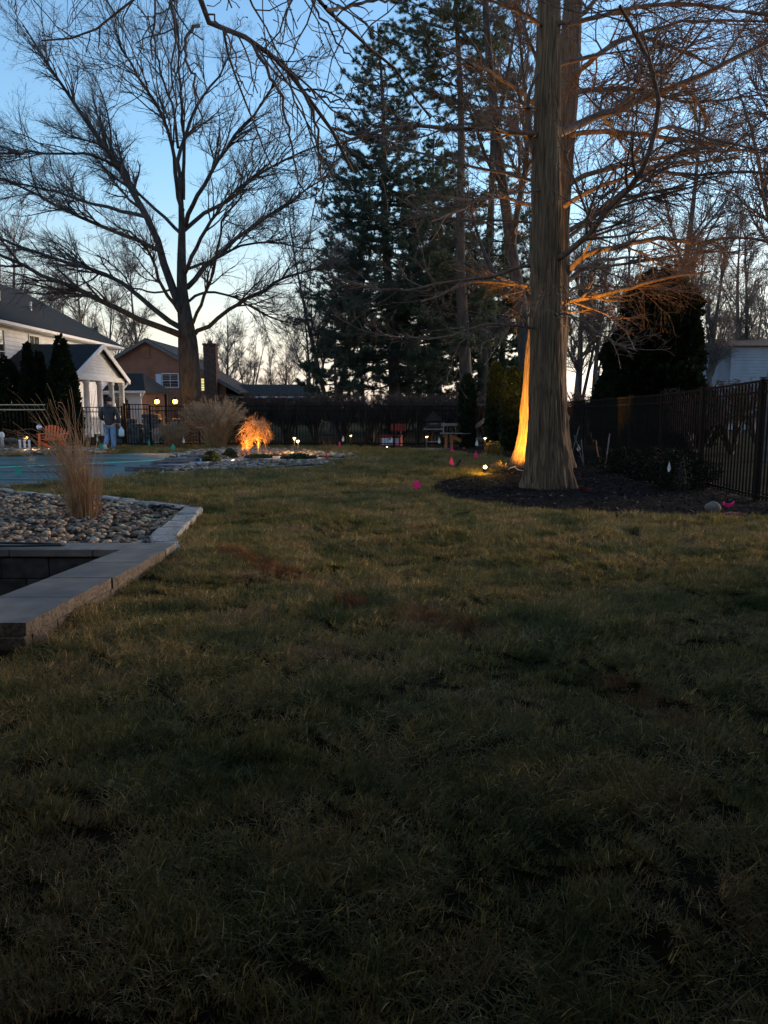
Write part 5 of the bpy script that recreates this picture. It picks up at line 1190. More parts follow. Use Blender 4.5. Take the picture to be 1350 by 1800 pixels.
mb = MB(); mb.box((-.5, 2.26, 2.74), (16.8, .12, .10), 0, .01); mb.build('shading_porch_beam', M['trim'], HH)
for xw in (-2.4, 4.2, 7.6): mb = MB(); mb.box((xw, 2.26, 1.34), (.14, .14, 2.7), 0, .01); mb.build('shading_porch_post', M['trim'], HH)
mb = MB(); mb.box((-6.3, .7, 2.8), (6.2, 7.2, 5.6)); boards(mb, (-3.18, -2.9), (-3.18, 4.3), 0, 5.6, .2, (1, 0)); boards(mb, (-9.4, 4.32), (-3.2, 4.32), 0, 5.6, .2, (0, 1)); mb.build('shading_wing_wall', M['siding'], HH)  # out-of-view wing added to block sky light from the left
for xw in (-1.5, 3, 6): window(HH, (xw, -2.97, 4.2), 1.1, 1.4, (1, 0), (0, 1), 2, 2, M['trim'], M['glass']); window(HH, (xw, -2.97, 1.5), 1.1, 1.4, (1, 0), (0, 1), 2, 2, M['trim'], M['glass'])

# stone pillars and low wall behind the gate, lamps on posts
SW = thing('stone_wall', 'low grey stone wall with a rounded end seen through the gate', 'wall', (-10, 31, 0))
g4 = np.random.default_rng(5)
for (x0, x1, H) in ((-11.0, -9.75, 1.0), (-9.65, -8.75, 1.2)):
    for r in range(6):
        zz = r * .2; x = x0 - g4.uniform(0, .2)
        if zz + .2 > H: break
        while x < x1:
            w = g4.uniform(.25, .45); a = max(x, x0); b = min(x + w, x1 - (.12 * max(0, r - 3)))
            if b - a > .06: mb = MB(); mb.box(((a + b) / 2, 31 + g4.uniform(-.015, .015), zz + .1), (b - a - .015, .35, .185), 0, .02); mb.build('stone', M['stonewall'], SW)
            x += w
for px, lab in ((276, 'lit amber globe lamp on a post, left of the two behind the rear fence'), (308, 'lit amber globe lamp on a post, right of the two behind the rear fence')):
    b = at(px, 706, 31.5); t = thing('post_lamp', lab, 'lamp', (b[0], b[1], 0), 'amber lamps behind the rear fence')
    mb = MB(); mb.box((b[0], b[1], .5), (.34, .34, 1.0), 0, .02); mb.build('pillar', M['stonewall'], t)
    mb = MB(); mb.tube([(b[0], b[1], .98), (b[0], b[1], b[2] - .1)], .03, 8); mb.lathe([(.05, 0), (.09, .02), (.06, .05)], (b[0], b[1], b[2] - .13), 10); mb.lathe([(.1, 0), (.03, .07), (.01, .12)], (b[0], b[1], b[2] + .085), 10); mb.build('fitting', M['metal'], t)
    mb = MB(); mb.lathe([(.03, -.10), (.08, -.07), (.10, 0), (.08, .07), (.03, .085)], tuple(b), 14); mb.build('globe', M['bulb'], t, True)
    lamp('lamp_glow', (b[0], b[1] - .14, b[2] + .0), 7, AMB, .08); lamp('lamp_glow', (b[0], b[1] + .3, b[2] + .1), 6, AMB, .08)
# pots and garden ornaments lit beneath the lamps
def pot(x, y, s, m, lab, name='garden_urn'):
    t = thing(name, lab, 'urn', (x, y, 0)); mb = MB(); mb.lathe([(.16 * s, 0), (.18 * s, .05 * s), (.09 * s, .12 * s), (.10 * s, .2 * s), (.24 * s, .45 * s), (.26 * s, .62 * s), (.20 * s, .72 * s), (.25 * s, .78 * s), (.2 * s, .77 * s)], (x, y, .0), 14); mb.build('bowl', m, t, True)
    return t
pot(-8.95, 30.3, .8, M['paletan'], 'tall pale terracotta urn lit amber below the left lamp'); pot(-8.0, 30.3, .65, M['paletan'], 'squat pale terracotta urn lit amber below the right lamp')

# ------------------------------------------------------------------ ornamental grasses
def grass_clump(name, label, base, n, H, spread, lean, m, seed, w=.008, plume=None, rbase=.1, droop=1.0, group=None, wv=.035):
    g = np.random.default_rng(seed); t = thing(name, label, 'ornamental grass', base, group)
    K = 9; a = g.uniform(0, 6.28, n); r0 = rbase * np.sqrt(g.random(n)); tilt = np.abs(g.normal(0, spread, n)); L = H * g.uniform(.45, 1.1, n)
    P = np.zeros((n, K, 3)); p = np.stack((r0 * np.cos(a), r0 * np.sin(a), np.full(n, -.01)), 1); az = a + g.normal(0, .5, n); cur = g.uniform(.1, 1.0, n) * droop
    for k in range(K):
        P[:, k] = p; th = tilt + cur * (k / K) ** 2 * 1.6
        d = np.stack((np.sin(th) * np.cos(az) + lean[0] * (k / K + .3), np.sin(th) * np.sin(az) + lean[1], np.cos(th)), 1); d = unit(d + g.normal(0, wv, (n, 3)))
        p = p + d * (L / (K - 1))[:, None]
    R = np.repeat((w * g.uniform(.4, 1.0, n))[:, None], K, 1) * np.linspace(1, .25, K)[None]
    o = link('blades', tube_mesh('blades', [(P, R, 3)]), m, t); o['kind'] = 'stuff'
    if plume:
        tips = P[:, -3:][L > H * .8]; q = len(tips); nn = 60
        w_ = g.random((q, nn)) * 1.99; i = w_.astype(int); f = (w_ - i)[..., None]; c = np.take_along_axis(tips, i[..., None].repeat(3, 2), 1) * (1 - f) + np.take_along_axis(tips, (i + 1)[..., None].repeat(3, 2), 1) * f
        c = c.reshape(-1, 3); d = unit(g.normal(size=c.shape) + (0, 0, .2)); s = unit(np.cross(d, g.normal(size=c.shape))) * .005; Lp = plume * g.uniform(.5, 1.1, (len(c), 1))
        V = np.stack((c - s, c + s, c + d * Lp), 1).reshape(-1, 3); o = link('plumes', np_mesh('plumes', V, np.arange(len(V)).reshape(-1, 3)), M['plume'], t); o['kind'] = 'stuff'
    return t
b = ground(150, 915); grass_clump('ornamental_grass', 'tall tan dry ornamental grass clump rising from the river rocks, leaning left', tuple(b), 200, 1.08, .13, (-.05, 0), M['drygrass'], 3, .0060, rbase=.20, droop=.55, wv=.075)
g5 = thing('ornamental_grass', 'long straggling dry grass stems arching left over the pool from the tan clump', 'ornamental grass', tuple(b + (-.05, .1, 0)))
gq = np.random.default_rng(8); Pz, Rz = [], []
for k in range(105):
    tgt = np.array((gq.uniform(-1.15, .15), gq.uniform(-.6, .8), gq.uniform(.7, 1.8))); tgt[0] *= gq.uniform(.35, 1); s = np.linspace(0, 1, 12)[:, None]
    bow = np.array((0, 0, 1)) * gq.uniform(.2, .55); st = np.array((gq.uniform(-.15, .12), gq.uniform(-.15, .15), 0))
    q = st + (tgt - st) * s ** 1.1 + bow * np.sin(s * math.pi) * .6
    if gq.random() < .4: q = q + np.array((-.12, 0, -.25)) * (s ** 4)
    q = q + np.cumsum(gq.normal(0, .011, (12, 3)), 0); Pz.append(q); Rz.append(np.linspace(.0062, .0028, 12) * gq.uniform(.6, 1.1))
link('blades', tube_mesh('blades', [(np.stack(Pz), np.stack(Rz), 3)]), M['drygrass'], g5)['kind'] = 'stuff'
b = at(378, 714, 27.4); b[2] = 0; grass_clump('plume_grass', 'large fountain of pale plumed grass in front of the rear fence', tuple(b), 520, 1.75, .30, (0, 0), M['drygrass'], 4, .007, plume=.10, rbase=.30, droop=1.15)
b = at(303, 714, 27.8); b[2] = 0; grass_clump('plume_grass', 'smaller brown plume grass clump against the rear fence below the lamps', tuple(b), 300, .98, .36, (0, 0), M['drygrass'], 6, .008, plume=.05, rbase=.15, droop=1.3)
for px, py, H, lab in ((574, 803, .62, 'sparse reddish twiggy grass tuft at the far tip of the rock island'), (758, 784, .5, 'small splayed dry grass tuft in front of the dark grill stand')):
    b = ground(px, py); grass_clump('grass_tuft', lab, tuple(b), 40, H, .35, (0, 0), M['twig_red'], int(px), .006, rbase=.05, droop=.6)
for px, py, lab in ((30, 792, 'low arching dry grass behind the pool at the far left edge'), (100, 798, 'low arching dry grass between the pool and the orange chair')):
    b = ground(px, py); grass_clump('grass_tuft', lab, tuple(b), 60, .8, .6, (0, 0), M['drygrass'], int(px) + 3, .006, rbase=.1, droop=1.3)

# ------------------------------------------------------------------ the lit weeping maple
mbp = ground(455, 804); MP = thing('weeping_maple', 'small weeping maple with dead leaves glowing orange from a ground light in the rock island', 'tree', tuple(mbp))
gm = np.random.default_rng(12)
TPm = resample(np.array([(0, 0, -.02), (-.03, 0, .18), (.02, .02, .38), (-.02, 0, .58), (.0, .02, .78), (-.02, 0, .95), (-.08, 0, 1.08)]), 16)
link('trunk', tube_mesh('trunk', [(TPm[None], np.linspace(.030, .012, 16)[None], 8)]), M['maplebark'], MP, True)
st = []
for k in range(46):
    a = gm.uniform(0, 6.28); z0 = gm.uniform(.45, 1.0); L = gm.uniform(.34, .62) * (1.1 if math.cos(a) < 0 else .75); s = np.linspace(0, 1, 8); 
    st.append(np.stack((-.02 + L * s * math.cos(a), L * s * math.sin(a), z0 + .22 * np.sin(s * 2.6) * (1.2 - z0 * .5) - .45 * s ** 2 * gm.uniform(.4, 1.1)), 1))
st = np.stack(st); sr = np.tile(np.linspace(.010, .003, 8), (46, 1)); m1 = grow(st, sr, 420, .15, 1, (.25, .55), (25, 70), .6, 5, .2, -.05, g=gm, rmin=.0022)
o = link('branches', tube_mesh('branches', [(st, sr, 4), (m1[0], m1[1], 3)]), M['maplebark'], MP); o['kind'] = 'stuff'
q = m1[0][:, 1:].reshape(-1, 3); q = q[gm.random(len(q)) < .8]; q = np.repeat(q, 2, 0) + gm.normal(0, .018, (len(q) * 2, 3)); n = len(q)
d = unit(gm.normal(size=(n, 3)) + (0, 0, -.6)); s = unit(np.cross(d, gm.normal(size=(n, 3)))) * .009; L = .055 * gm.uniform(.5, 1.3, (n, 1))
V = np.stack((q, q + d * L * .5 + s, q + d * L, q + d * L * .5 - s), 1).reshape(-1, 3); o = link('leaves', np_mesh('leaves', V, np.arange(n * 4).reshape(-1, 4)), M['mapleleaf'], MP); o['kind'] = 'stuff'
lamp('maple_uplight', tuple(mbp + (-.55, -.45, .12)), 34, AMB, .05, 'SPOT', tuple(mbp + (-.12, 0, .75)), 75)
lamp('maple_uplight', tuple(mbp + (-.5, .35, .12)), 16, AMB, .05, 'SPOT', tuple(mbp + (-.1, 0, .75)), 80)

# ------------------------------------------------------------------ garden lights
def bullet(px, py, yaw, el, label, lens, lit=True, s=1.0):
    b = ground(px, py); t = thing('ground_spotlight', label, 'spotlight', tuple(b)); d = np.array((math.cos(yaw) * math.cos(el), math.sin(yaw) * math.cos(el), math.sin(el)))
    c = b + (0, 0, .10 * s); mb = MB(); mb.tube([b - (0, 0, .05), c], .012, 6); mb.build('stake', M['black'], t)
    mb = MB(); mb.tube([c - d * .10 * s, c - d * .085 * s, c + d * .10 * s, c + d * .13 * s], [.025 * s, .04 * s, .042 * s, .045 * s], 12); mb.build('housing', M['black'], t, True)
    mb = MB(); mb.tube([c + d * .131 * s, c + d * .142 * s], .038 * s, 12); mb.build('lens', lens, t); return c + d * .16 * s
c = bullet(852, 834, math.radians(-95), math.radians(30), 'lit amber ground spotlight glaring at the viewer from the grass beside the mulch bed', M['bulb2'])
bullet(803, 824, math.radians(25), math.radians(55), 'dark cylindrical ground spotlight tilted toward the trees at the tip of the mulch bed', M['glass'])
bc = ground(852, 832); mb = MB(); cc = bc + (0, -.07, .135)
aim = at(966, 640, B_)
lamp('trunk_uplight', tuple(bc + (.02, .1, .12)), 380, AMB, .04, 'SPOT', tuple(at(928, 700, B_)), 80, .6)
lamp('spill_light', tuple(c + (0, -.03, .05)), 3.0, (1, .58, .06), .04)
lamp('canopy_uplight', tuple(bc + (.05, .0, .2)), 300, AMB, .04, 'SPOT', tuple(at(1090, 230, 16.5)), 66, .7)
e0 = ground(806, 818)
lamp('limb_uplight', tuple(e0 + (.1, .1, .3)), 520, AMB, .04, 'SPOT', tuple(at(932, 215, 13.95)), 15, .6)
def path_light(px, py, H, label, power=.35, group='low path lights'):
    b = ground(px, py); t = thing('path_light', label, 'path light', tuple(b), group)
    mb = MB(); mb.tube([b - (0, 0, .05), b + (0, 0, H)], .014, 7); mb.build('stake', M['black'], t)
    mb = MB(); mb.lathe([(.03, -.01), (.085, 0), (.085, .012), (.02, .04)], tuple(b + (0, 0, H + .045)), 14); mb.build('cap', M['black'], t)
    mb = MB(); mb.lathe([(.028, 0), (.05, .012), (.05, .03), (.028, .04)], tuple(b + (0, 0, H)), 12); mb.build('lens', M['bulbs'], t)
    if power: lamp('path_glow', tuple(b + (0, -.07, H - .01)), power, WARM, .03)
path_light(518, 800, .50, 'taller black path light, rear of the pair in the rock island', 3.5); path_light(524, 804, .46, 'black path light, front of the pair beside the dark evergreen mat', 3)
path_light(617, 787, .42, 'black path light standing alone by the rear fence left of the red box', .3)
path_light(750, 790, .42, 'black path light in front of the dark grill stand', .5); path_light(852, 800, .50, 'black path light beside the rusty yellow shrub', .5)
path_light(49, 791, .42, 'black path light among the rocks at the far left', .5)
def puck(px, py, label, r=.05, power=.5):
    b = ground(px, py); t = thing('rock_lamp', label, 'garden light', tuple(b)); mb = MB(); mb.lathe([(r * 1.3, 0), (r * 1.2, r), (r * .9, r * 1.2)], tuple(b), 12); mb.build('base', M['black'], t)
    mb = MB(); mb.lathe([(r * .9, r * 1.2), (r * .8, r * 1.8), (r * .3, r * 2.2)], tuple(b), 12); mb.build('globe', M['bulbs'], t, True)
    if power: lamp('puck_glow', tuple(b + (0, -r * 1.6, r * 2.4)), power, WARM, .03)
puck(367, 812, 'small round lit lamp by the rounded dwarf evergreen, left in the rock island', .055, .8); puck(408, 814, 'low lit lamp hidden among the rocks under the maple', .03, 3.0); puck(680, 789, 'low lit lamp among mulch left of the red box', .04, .4)
for px, py, i in ((45, 797, 0), (58, 796.5, 1), (70, 796, 2), (86, 795.5, 3), (33, 798, 4)):
    b = ground(px, py); mb = MB(); mb.lathe([(.01, 0), (.028, .02), (.015, .04)], tuple(b + (0, 0, .10)), 8)
    tag(mb.build('string_light', M['bulbs']), 'small lit bulb of the light string along the rocks behind the pool', 'string light', 'string light bulbs behind the pool')
lamp('string_glow', tuple(ground(60, 797) + (0, -.1, .25)), .9, WARM)

# ------------------------------------------------------------------ marker flags
def flag(px, py, H, col, label, kind='drop', w=.09, h=.2, tilt=0.0, mat_=None):
    """px, py: centre of the flag; H: its height above ground at that place"""
    b = None; lo, hi = 2., 60.
    for _ in range(40):
        mid = (lo + hi) / 2
        if at(px, py, mid)[2] > H: lo = mid
        else: hi = mid
    c = at(px, py, lo); t = thing('marker_flag', label, 'marker flag', (c[0], c[1], 0))
    mb = MB(); mb.tube([(c[0], c[1] + .004, -.03), (c[0] + tilt * .2, c[1] + .004, H + h * .5)], .0018, 5); mb.build('wire', M['metal'], t)
    if kind == 'drop': poly = [(0, h / 2), (w * .32, h * .1), (w / 2, -h * .2), (w * .3, -h * .45), (0, -h / 2), (-w * .3, -h * .42), (-w / 2, -h * .2), (-w * .25, h * .15)]
    elif kind == 'tri': poly = [(-w * .05, h / 2), (w / 2, -h / 2), (0, -h * .42), (-w / 2, -h * .3)]
    elif kind == 'square': poly = [(-w / 2, -h / 2), (w / 2, -h / 2), (w / 2, h / 2), (-w / 2, h / 2)]
    ct_, st_ = math.cos(tilt), math.sin(tilt); k = len(poly)
    P = [(c[0] + x * ct_ - z * st_, c[1] - .003 + .012 * math.sin(x / w * 5), c[2] + x * st_ + z * ct_) for x, z in poly]
    mb = MB(); mb.slab(P, (0, 1, 0), .0015); mb.build('flag', col, t); return t
flag(733, 852, .14, M['pink'], 'square pink marker flag tilted at the left tip of the mulch bed', 'square', .115, .125, .32)
flag(794, 810, .22, M['pink'], 'pink triangular marker flag in the grass left of the dark spotlight', 'tri', .13, .22)
flag(795, 789, .28, M['pink'], 'pink triangular marker flag in front of the brown wooden bench', 'tri', .10, .2)
flag(837, 798, .22, M['pink'], 'pink triangular marker flag below the warm white flag', 'tri', .14, .2)
flag(698, 779, .3, M['pink'], 'pink triangular marker flag in front of the red box', 'tri', .09, .14)
flag(597, 781, .22, M['pink'], 'narrow pink marker flag near the lone path light', 'square', .05, .17)
flag(574, 801, .16, M['red'], 'red triangular marker flag on the far curb of the rock island', 'tri', .09, .22)
flag(603, 771, .42, M['whiteplastic'], 'white teardrop marker left of the lone path light', 'drop', .085, .2)
flag(688, 773, .4, M['whiteplastic'], 'pale teardrop marker in front of the red box', 'drop', .07, .2)
flag(772, 774, .38, M['whiteplastic'], 'white teardrop marker between the grill stand and the brown bench', 'drop', .09, .22)
flag(838, 778, .42, M['whiteplastic'], 'warm lit white teardrop marker near the golden shrub', 'drop', .10, .21)
flag(1017, 787, .38, M['whiteplastic'], 'white diamond marker flag beside the leaning stakes right of the trunk', 'drop', .11, .2)
flag(1093, 799, .35, M['whiteplastic'], 'narrow white marker flag behind the farthest boxwood', 'tri', .07, .22)
flag(1176, 820, .62, M['whiteplastic'], 'crumpled white marker flag poking out of the boxwoods', 'drop', .06, .16)
flag(304, 785, .22, M['teal'], 'pale teal marker flag in the grass beyond the pool', 'drop', .15, .2)
flag(262, 777, .3, M['teal'], 'small teal marker flag at the foot of the gate post', 'drop', .07, .25)
flag(178, 785, .22, M['teal'], 'dark teal marker flag left of the walking person', 'square', .1, .18)
flag(31, 826, .16, M['teal'], 'bright teal marker flag standing in front of the pool cover at far left', 'tri', .17, .18)
flag(323, 774, .35, M['whiteplastic'], 'small white marker flag right of the small plume grass', 'drop', .07, .2)
flag(171, 771, .35, M['whiteplastic'], 'small white marker flag by the fence left of the walking person', 'drop', .06, .2)
b = ground(262, 914, .07); mb = MB(); mb.slab([b + (-.09, -.02, 0), b + (.0, -.035, .012), b + (.10, -.01, .0), b + (.05, .03, .01), b + (-.04, .03, .015)], (0, 0, 1), .003); tag(mb.build('fallen_flag', M['teal']), 'teal plastic flag fallen flat on the river rocks', 'flag')
b = ground(283, 893, .08); mb = MB()
for k in range(5): cc = b + (random.uniform(-.12, .12), random.uniform(-.05, .05), .02); th = np.linspace(0, 6, 14); mb.tube([cc + (.09 * math.cos(a), .05 * math.sin(a), .02 * math.sin(3 * a)) for a in th], .010, 5)
tag(mb.build('cable_bundle', M['black']), 'tangle of black cable on the corner of the stone curb', 'cable')
b = ground(1280, 896); mb = MB(); th = np.linspace(-2.6, -.4, 9)
P = [b + (.085 * math.cos(a), 0, .11 + .07 * math.sin(a)) for a in th]; Q = [p + (0.01, 0.0, .045) for p in P]
for i in range(8): mb.slab([P[i], P[i + 1], Q[i + 1], Q[i]], (0, 1, 0), .03)
M['hotpink'] = mat('hot_pink_plastic', (.9, .04, .32), rough=.4, trans=.4); tag(mb.build('pink_flag', M['hotpink']), 'bent hot pink flag lying on the mulch by the fence beside the boulder', 'flag')
b = ground(1290, 907); mb = MB(); mb.tube([b + (-.18, 0, .02), b + (-.05, 0, .045), b + (.1, 0, .03), b + (.22, -.03, .01)], [.012, .016, .014, .005], 6); M['coral'] = mat('coral_plastic', (.5, .12, .10), rough=.6); tag(mb.build('plastic_strip', M['coral']), 'coral coloured plastic strip on the mulch edge in front of the pink flag', 'strip')
b = ground(1031, 868); M['maroon'] = mat('dark_red_leafstuff', (.10, .012, .015), rough=.8); mb = MB()
for k in range(9): a = k * .7; mb.slab([b + (0, 0, .02), b + (.10 * math.cos(a), .05 * math.sin(a), .05), b + (.13 * math.cos(a + .3), .06 * math.sin(a + .3), .09), b + (.07 * math.cos(a + .6), .04 * math.sin(a + .6), .10)], (0, .3, 1), .002)
tag(mb.build('red_plant', M['maroon']), 'small dark red leafy plant in the mulch right of the thick trunk', 'plant')
b = ground(1250, 903); V = rock_shape(np.random.default_rng(4), ICO2, .15); V = V / np.abs(V).max(0) * np.array((.125, .11, .095)); V += np.random.default_rng(1).normal(0, .003, V.shape)
bo = link('boulder', np_mesh('boulder', V + b + (0, 0, .085), ICO2[1]), M['boulder'], None, True); tag(bo, 'rounded tan boulder at the edge of the mulch near the right fence', 'boulder')
# cable/root at the second trunk's foot
mb = MB(); mb.tube([ground(893, 826, .02), ground(898, 822, .10), ground(904, 821, .12), ground(907, 820, .26)], .014, 6); mb.tube([ground(904, 821, .12), ground(912, 826, .06), ground(922, 828, .03)], .010, 6); tag(mb.build('pale_cable', M['pale_root']), 'pale bent cable at the foot of the amber lit trunk', 'cable')
# stakes in the mulch bed
for pts, lab in ((((1001, 790, 20), (1018, 750, 20)), 'thin leaning wooden stake just right of the thick trunk'), (((1026, 813, 20), (1010, 765, 20)), 'thin stake leaning left behind the diamond marker flag'), (((1026, 812, 20.1), (1022, 773, 20.1)), 'thin upright stake forming a V with the leaning one'),
                 (((1060, 826, 18), (1050, 795, 18), (1048, 774, 18)), 'curved orange brown stake, left arm of the V by the boxwoods'), (((1063, 826, 18), (1068, 790, 18), (1072, 762, 18)), 'pale curved stake, right arm of the V by the boxwoods')):
    P = [at(*p) for p in pts]; P[0][2] = -.02; mb = MB(); mb.tube(resample(P, 8), np.linspace(.012, .016, 8), 6); tag(mb.build('garden_stake', M['wood'] if 'orange' in lab else M['greywood']), lab, 'stake')

# ------------------------------------------------------------------ red box with open lid
b = ground(695, 784); RB = thing('red_storage_box', 'red box with pale blue front, its red lid standing open by the rear fence', 'box', tuple(b))
mb = MB(); w, dp, h = .80, .5, .36
mb.box(b + (-.16, 0, h / 2), (w, dp, h), -.18, .015); mb.build('body', M['redpaint'], RB)
R_ = -.18; c_, s_ = math.cos(R_), math.sin(R_)
mb = MB(); mb.box(b + (-.16 + s_ * (dp / 2 + .012), -c_ * (dp / 2 + .012), h / 2), (w - .14, .02, h - .1), R_, .004); mb.build('front_panel', M['bluewhite'], RB)
mb = MB(); mb.box(b + (-.16, 0, h + .025), (w + .06, dp + .04, .05), R_, .012); mb.build('rim', M['redpaint'], RB)
mb = MB(); mb.box(b + (.12, .30, h + .34), (.56, .04, .27), R_, .01); mb.build('lid', M['redpaint'], RB)
for sx in (-.25, .42): mb = MB(); mb.beam(b + (sx, .29, h + .04), b + (sx, .30, h + .3), .03, .02); mb.build('hinge_arm', M['metal'], RB)
mb = MB(); mb.box(b + (-.2, -.29, h - .08), (.10, .03, .04), R_, .006); mb.build('latch', M['metal'], RB)
# dark grill stand / feeder
b = ground(762, 786); GS = thing('grill_stand', 'dark grill on a stand with a peaked hood in front of the rear fence', 'grill', tuple(b))
mb = MB()
for sx in (-1, 1):
    for sy in (-1, 1): mb = MB(); mb.beam(b + (sx * .28, sy * .18, 0), b + (sx * .28, sy * .18, .62), .045, .045); mb.build('leg', M['black'], GS)
mb = MB(); mb.box(b + (0, 0, .66), (.72, .46, .05), 0, .01); mb.build('shelf', M['greywood'], GS)
mb = MB(); mb.box(b + (0, 0, .82), (.56, .38, .24), 0, .02); mb.build('firebox', M['black'], GS)
mb = MB(); mb.slab([b + (-.33, -.22, .96), b + (.33, -.22, .96), b + (.0, -.22, 1.32)], (0, 1, 0), .44); mb.build('hood', M['black'], GS)
mb = MB(); mb.box(b + (0, 0, .2), (.56, .36, .03)); mb.build('lower_shelf', M['greywood'], GS)
mb = MB(); mb.box(b + (0, -.20, .86), (.3, .02, .03)); mb.build('handle', M['greywood'], GS)
# brown wooden bench
b = ground(800, 790); BN = thing('wooden_bench', 'brown wooden bench with slanting brace and cluttered grey top by the lone juniper', 'bench', tuple(b))
for sx in (-.32, -.12, .30): mb = MB(); mb.box(b + (sx, 0, .26), (.09, .09, .54), 0, .008); mb.build('leg', M['wood'], BN)
mb = MB(); mb.beam(b + (-.2, -.05, .5), b + (.55, -.05, .12), .04, .12); mb.build('brace', M['wood'], BN)
for k in range(3): mb = MB(); mb.box(b + (0, -.16 + .16 * k, .56), (1.05, .14, .035), 0, .006); mb.build('seat_board', M['greywood'], BN)
mb = MB(); mb.box(b + (0, .22, .86), (.95, .04, .10), 0, .006); mb.build('back_board', M['greywood'], BN)
for sx in (-.4, .4): mb = MB(); mb.box(b + (sx, .24, .68), (.05, .04, .5), 0, .005); mb.build('back_post', M['greywood'], BN)
# rust cloth sling between post and juniper
sb = at(846, 714, 27.5); SG = thing('covered_swing', 'rust coloured cloth swing with pale hanging fringe beside the pair of junipers', 'swing', (sb[0], 27.5, 0))
gx_, gz_ = np.meshgrid(np.linspace(0, 1, 14), np.linspace(0, 1, 12)); 
px_ = 831 + gx_ * (26 + 4 * np.sin(gz_ * 3)); py_ = 712 + gz_ * (48 - gx_ * 14)
V = np.array([at(a, b_, 27.5 + .12 * math.sin(a * .7 + b_ * .13) + .05 * math.sin(a * 1.9)) for a, b_ in zip(px_.ravel(), py_.ravel())])
i_, j_ = np.meshgrid(np.arange(13), np.arange(11)); q0 = (j_ * 14 + i_).ravel(); o = link('cloth', np_mesh('cloth', V - ORG[SG], np.stack((q0, q0 + 1, q0 + 15, q0 + 14), 1)), M['rust'], SG, True); so = o.modifiers.new('s', 'SOLIDIFY'); so.thickness = .02
mb = MB(); mb.tube([at(834, 752, 27.35), at(842, 746, 27.3), at(850, 740, 27.35), at(855, 732, 27.4), at(856, 716, 27.4)], [.06, .08, .07, .05, .03], 8); mb.build('fringe', M['paletan'], SG, True)
for px in (830, 858): p = at(px, 711, 27.6); mb = MB(); mb.beam((p[0], 27.6, 0), (p[0], 27.6, p[2] + .02), .06, .06); mb.build('post', M['greywood'], SG)
p = at(830, 711, 27.6); q = at(858, 711, 27.6); mb = MB(); mb.beam(p, q, .05, .05); mb.build('crossbar', M['greywood'], SG)
p = ground(846, 782); mb = MB(); mb.box((sb[0], 27.4, .35), (.6, .4, .05), 0, .01); mb.build('seat', M['greywood'], SG)
mb = MB(); mb.tube([(sb[0] - .25, 27.4, .37), (p[0] - .25, 27.5, 1.5)], .012, 5); mb.tube([(sb[0] + .25, 27.4, .37), (p[0] + .25, 27.5, 1.5)], .012, 5); mb.build('chain', M['metal'], SG)
# edging timbers along the back bed
for px, py, L, a, lab in ((660, 791, .5, .1, 'short weathered timber edging piece near the low lamp left of the red box'), (755, 791, 1.6, .03, 'thin pale branch lying on the mulch below the grill stand'), (200, 791, 1.9, .05, 'pale flat edging stone strip at the foot of the gate')):
    b = ground(px, py); mb = MB(); P = resample([b + (-L / 2 * math.cos(a), -L / 2 * math.sin(a), .03), b + (-.1, .05, .05), b + (L / 2 * math.cos(a), L / 2 * math.sin(a), .04)], 8); mb.tube(P, [.02, .03, .03, .03, .03, .03, .02, .01], 6)
    tag(mb.build('edging_piece' if 'edging' in lab else 'fallen_branch', M['paletan'] if 'stone' in lab else M['greywood']), lab, 'edging' if 'edging' in lab else 'branch')

# ------------------------------------------------------------------ orange slatted chair and small things at far left
b = ground(95, 791); OC = thing('slatted_chair', 'bright orange slatted garden chair seen through the dry grass', 'chair', (b[0], 26.2, 0)); cx0, cy0 = at(94, 714, 26.2)[0], 26.2
for k in range(8):
    f = k / 7; x = cx0 - .32 + .64 * f; H = .95 - .30 * f ** 1.6 - .12 * (1 - f) ** 3; mb = MB(); mb.beam((x, cy0, .34), (x + (f - .5) * .1, cy0 + .18, H), .065, .02, .004); mb.build('slat', M['orange'], OC)
for k in range(5): mb = MB(); mb.box((cx0, cy0 - .05 - k * .1, .36 + k * .012), (.62, .085, .02), 0, .004); mb.build('seat_slat', M['orange'], OC)
for sx in (-1, 1):
    mb = MB(); mb.box((cx0 + sx * .36, cy0 - .2, .58), (.11, .62, .022), 0, .006); mb.build('arm', M['orange'], OC)
    mb = MB(); mb.box((cx0 + sx * .34, cy0 - .46, .29), (.04, .09, .56), 0, .004); mb.build('leg', M['orange'], OC)
    mb = MB(); mb.beam((cx0 + sx * .33, cy0 - .46, .32), (cx0 + sx * .33, cy0 + .42, .05), .025, .1); mb.build('leg', M['orange'], OC)
b = at(69, 751, 26.3); GB = thing('gazing_globe', 'small pale mirrored globe on a dark stand left of the orange chair', 'garden ornament', (b[0], 26.3, 0))
mb = MB(); mb.lathe([(.12, 0), (.05, .03), (.025, .1), (.025, b[2] - .14), (.06, b[2] - .10)], (b[0], 26.3, 0), 12); mb.build('stand', M['black'], GB, True)
mb = MB(); mb.lathe([(.1 * math.cos(t), .1 * math.sin(t)) for t in np.linspace(-1.5, 1.5, 10)], tuple(b), 16); mb.build('globe', mat('mirror_globe', (.7, .72, .85), rough=.15, metallic=.6), GB, True)
b = at(3, 764, 26.0); mb = MB(); mb.lathe([(.06, -.4), (.05, -.1), (.09 , -.06), (.085, .03), (.04, .09)], tuple(b), 10); tag(mb.build('garden_globe_light', M['whiteplastic'], None, True), 'pale round topped garden light at the left edge by the tan fence', 'garden light')
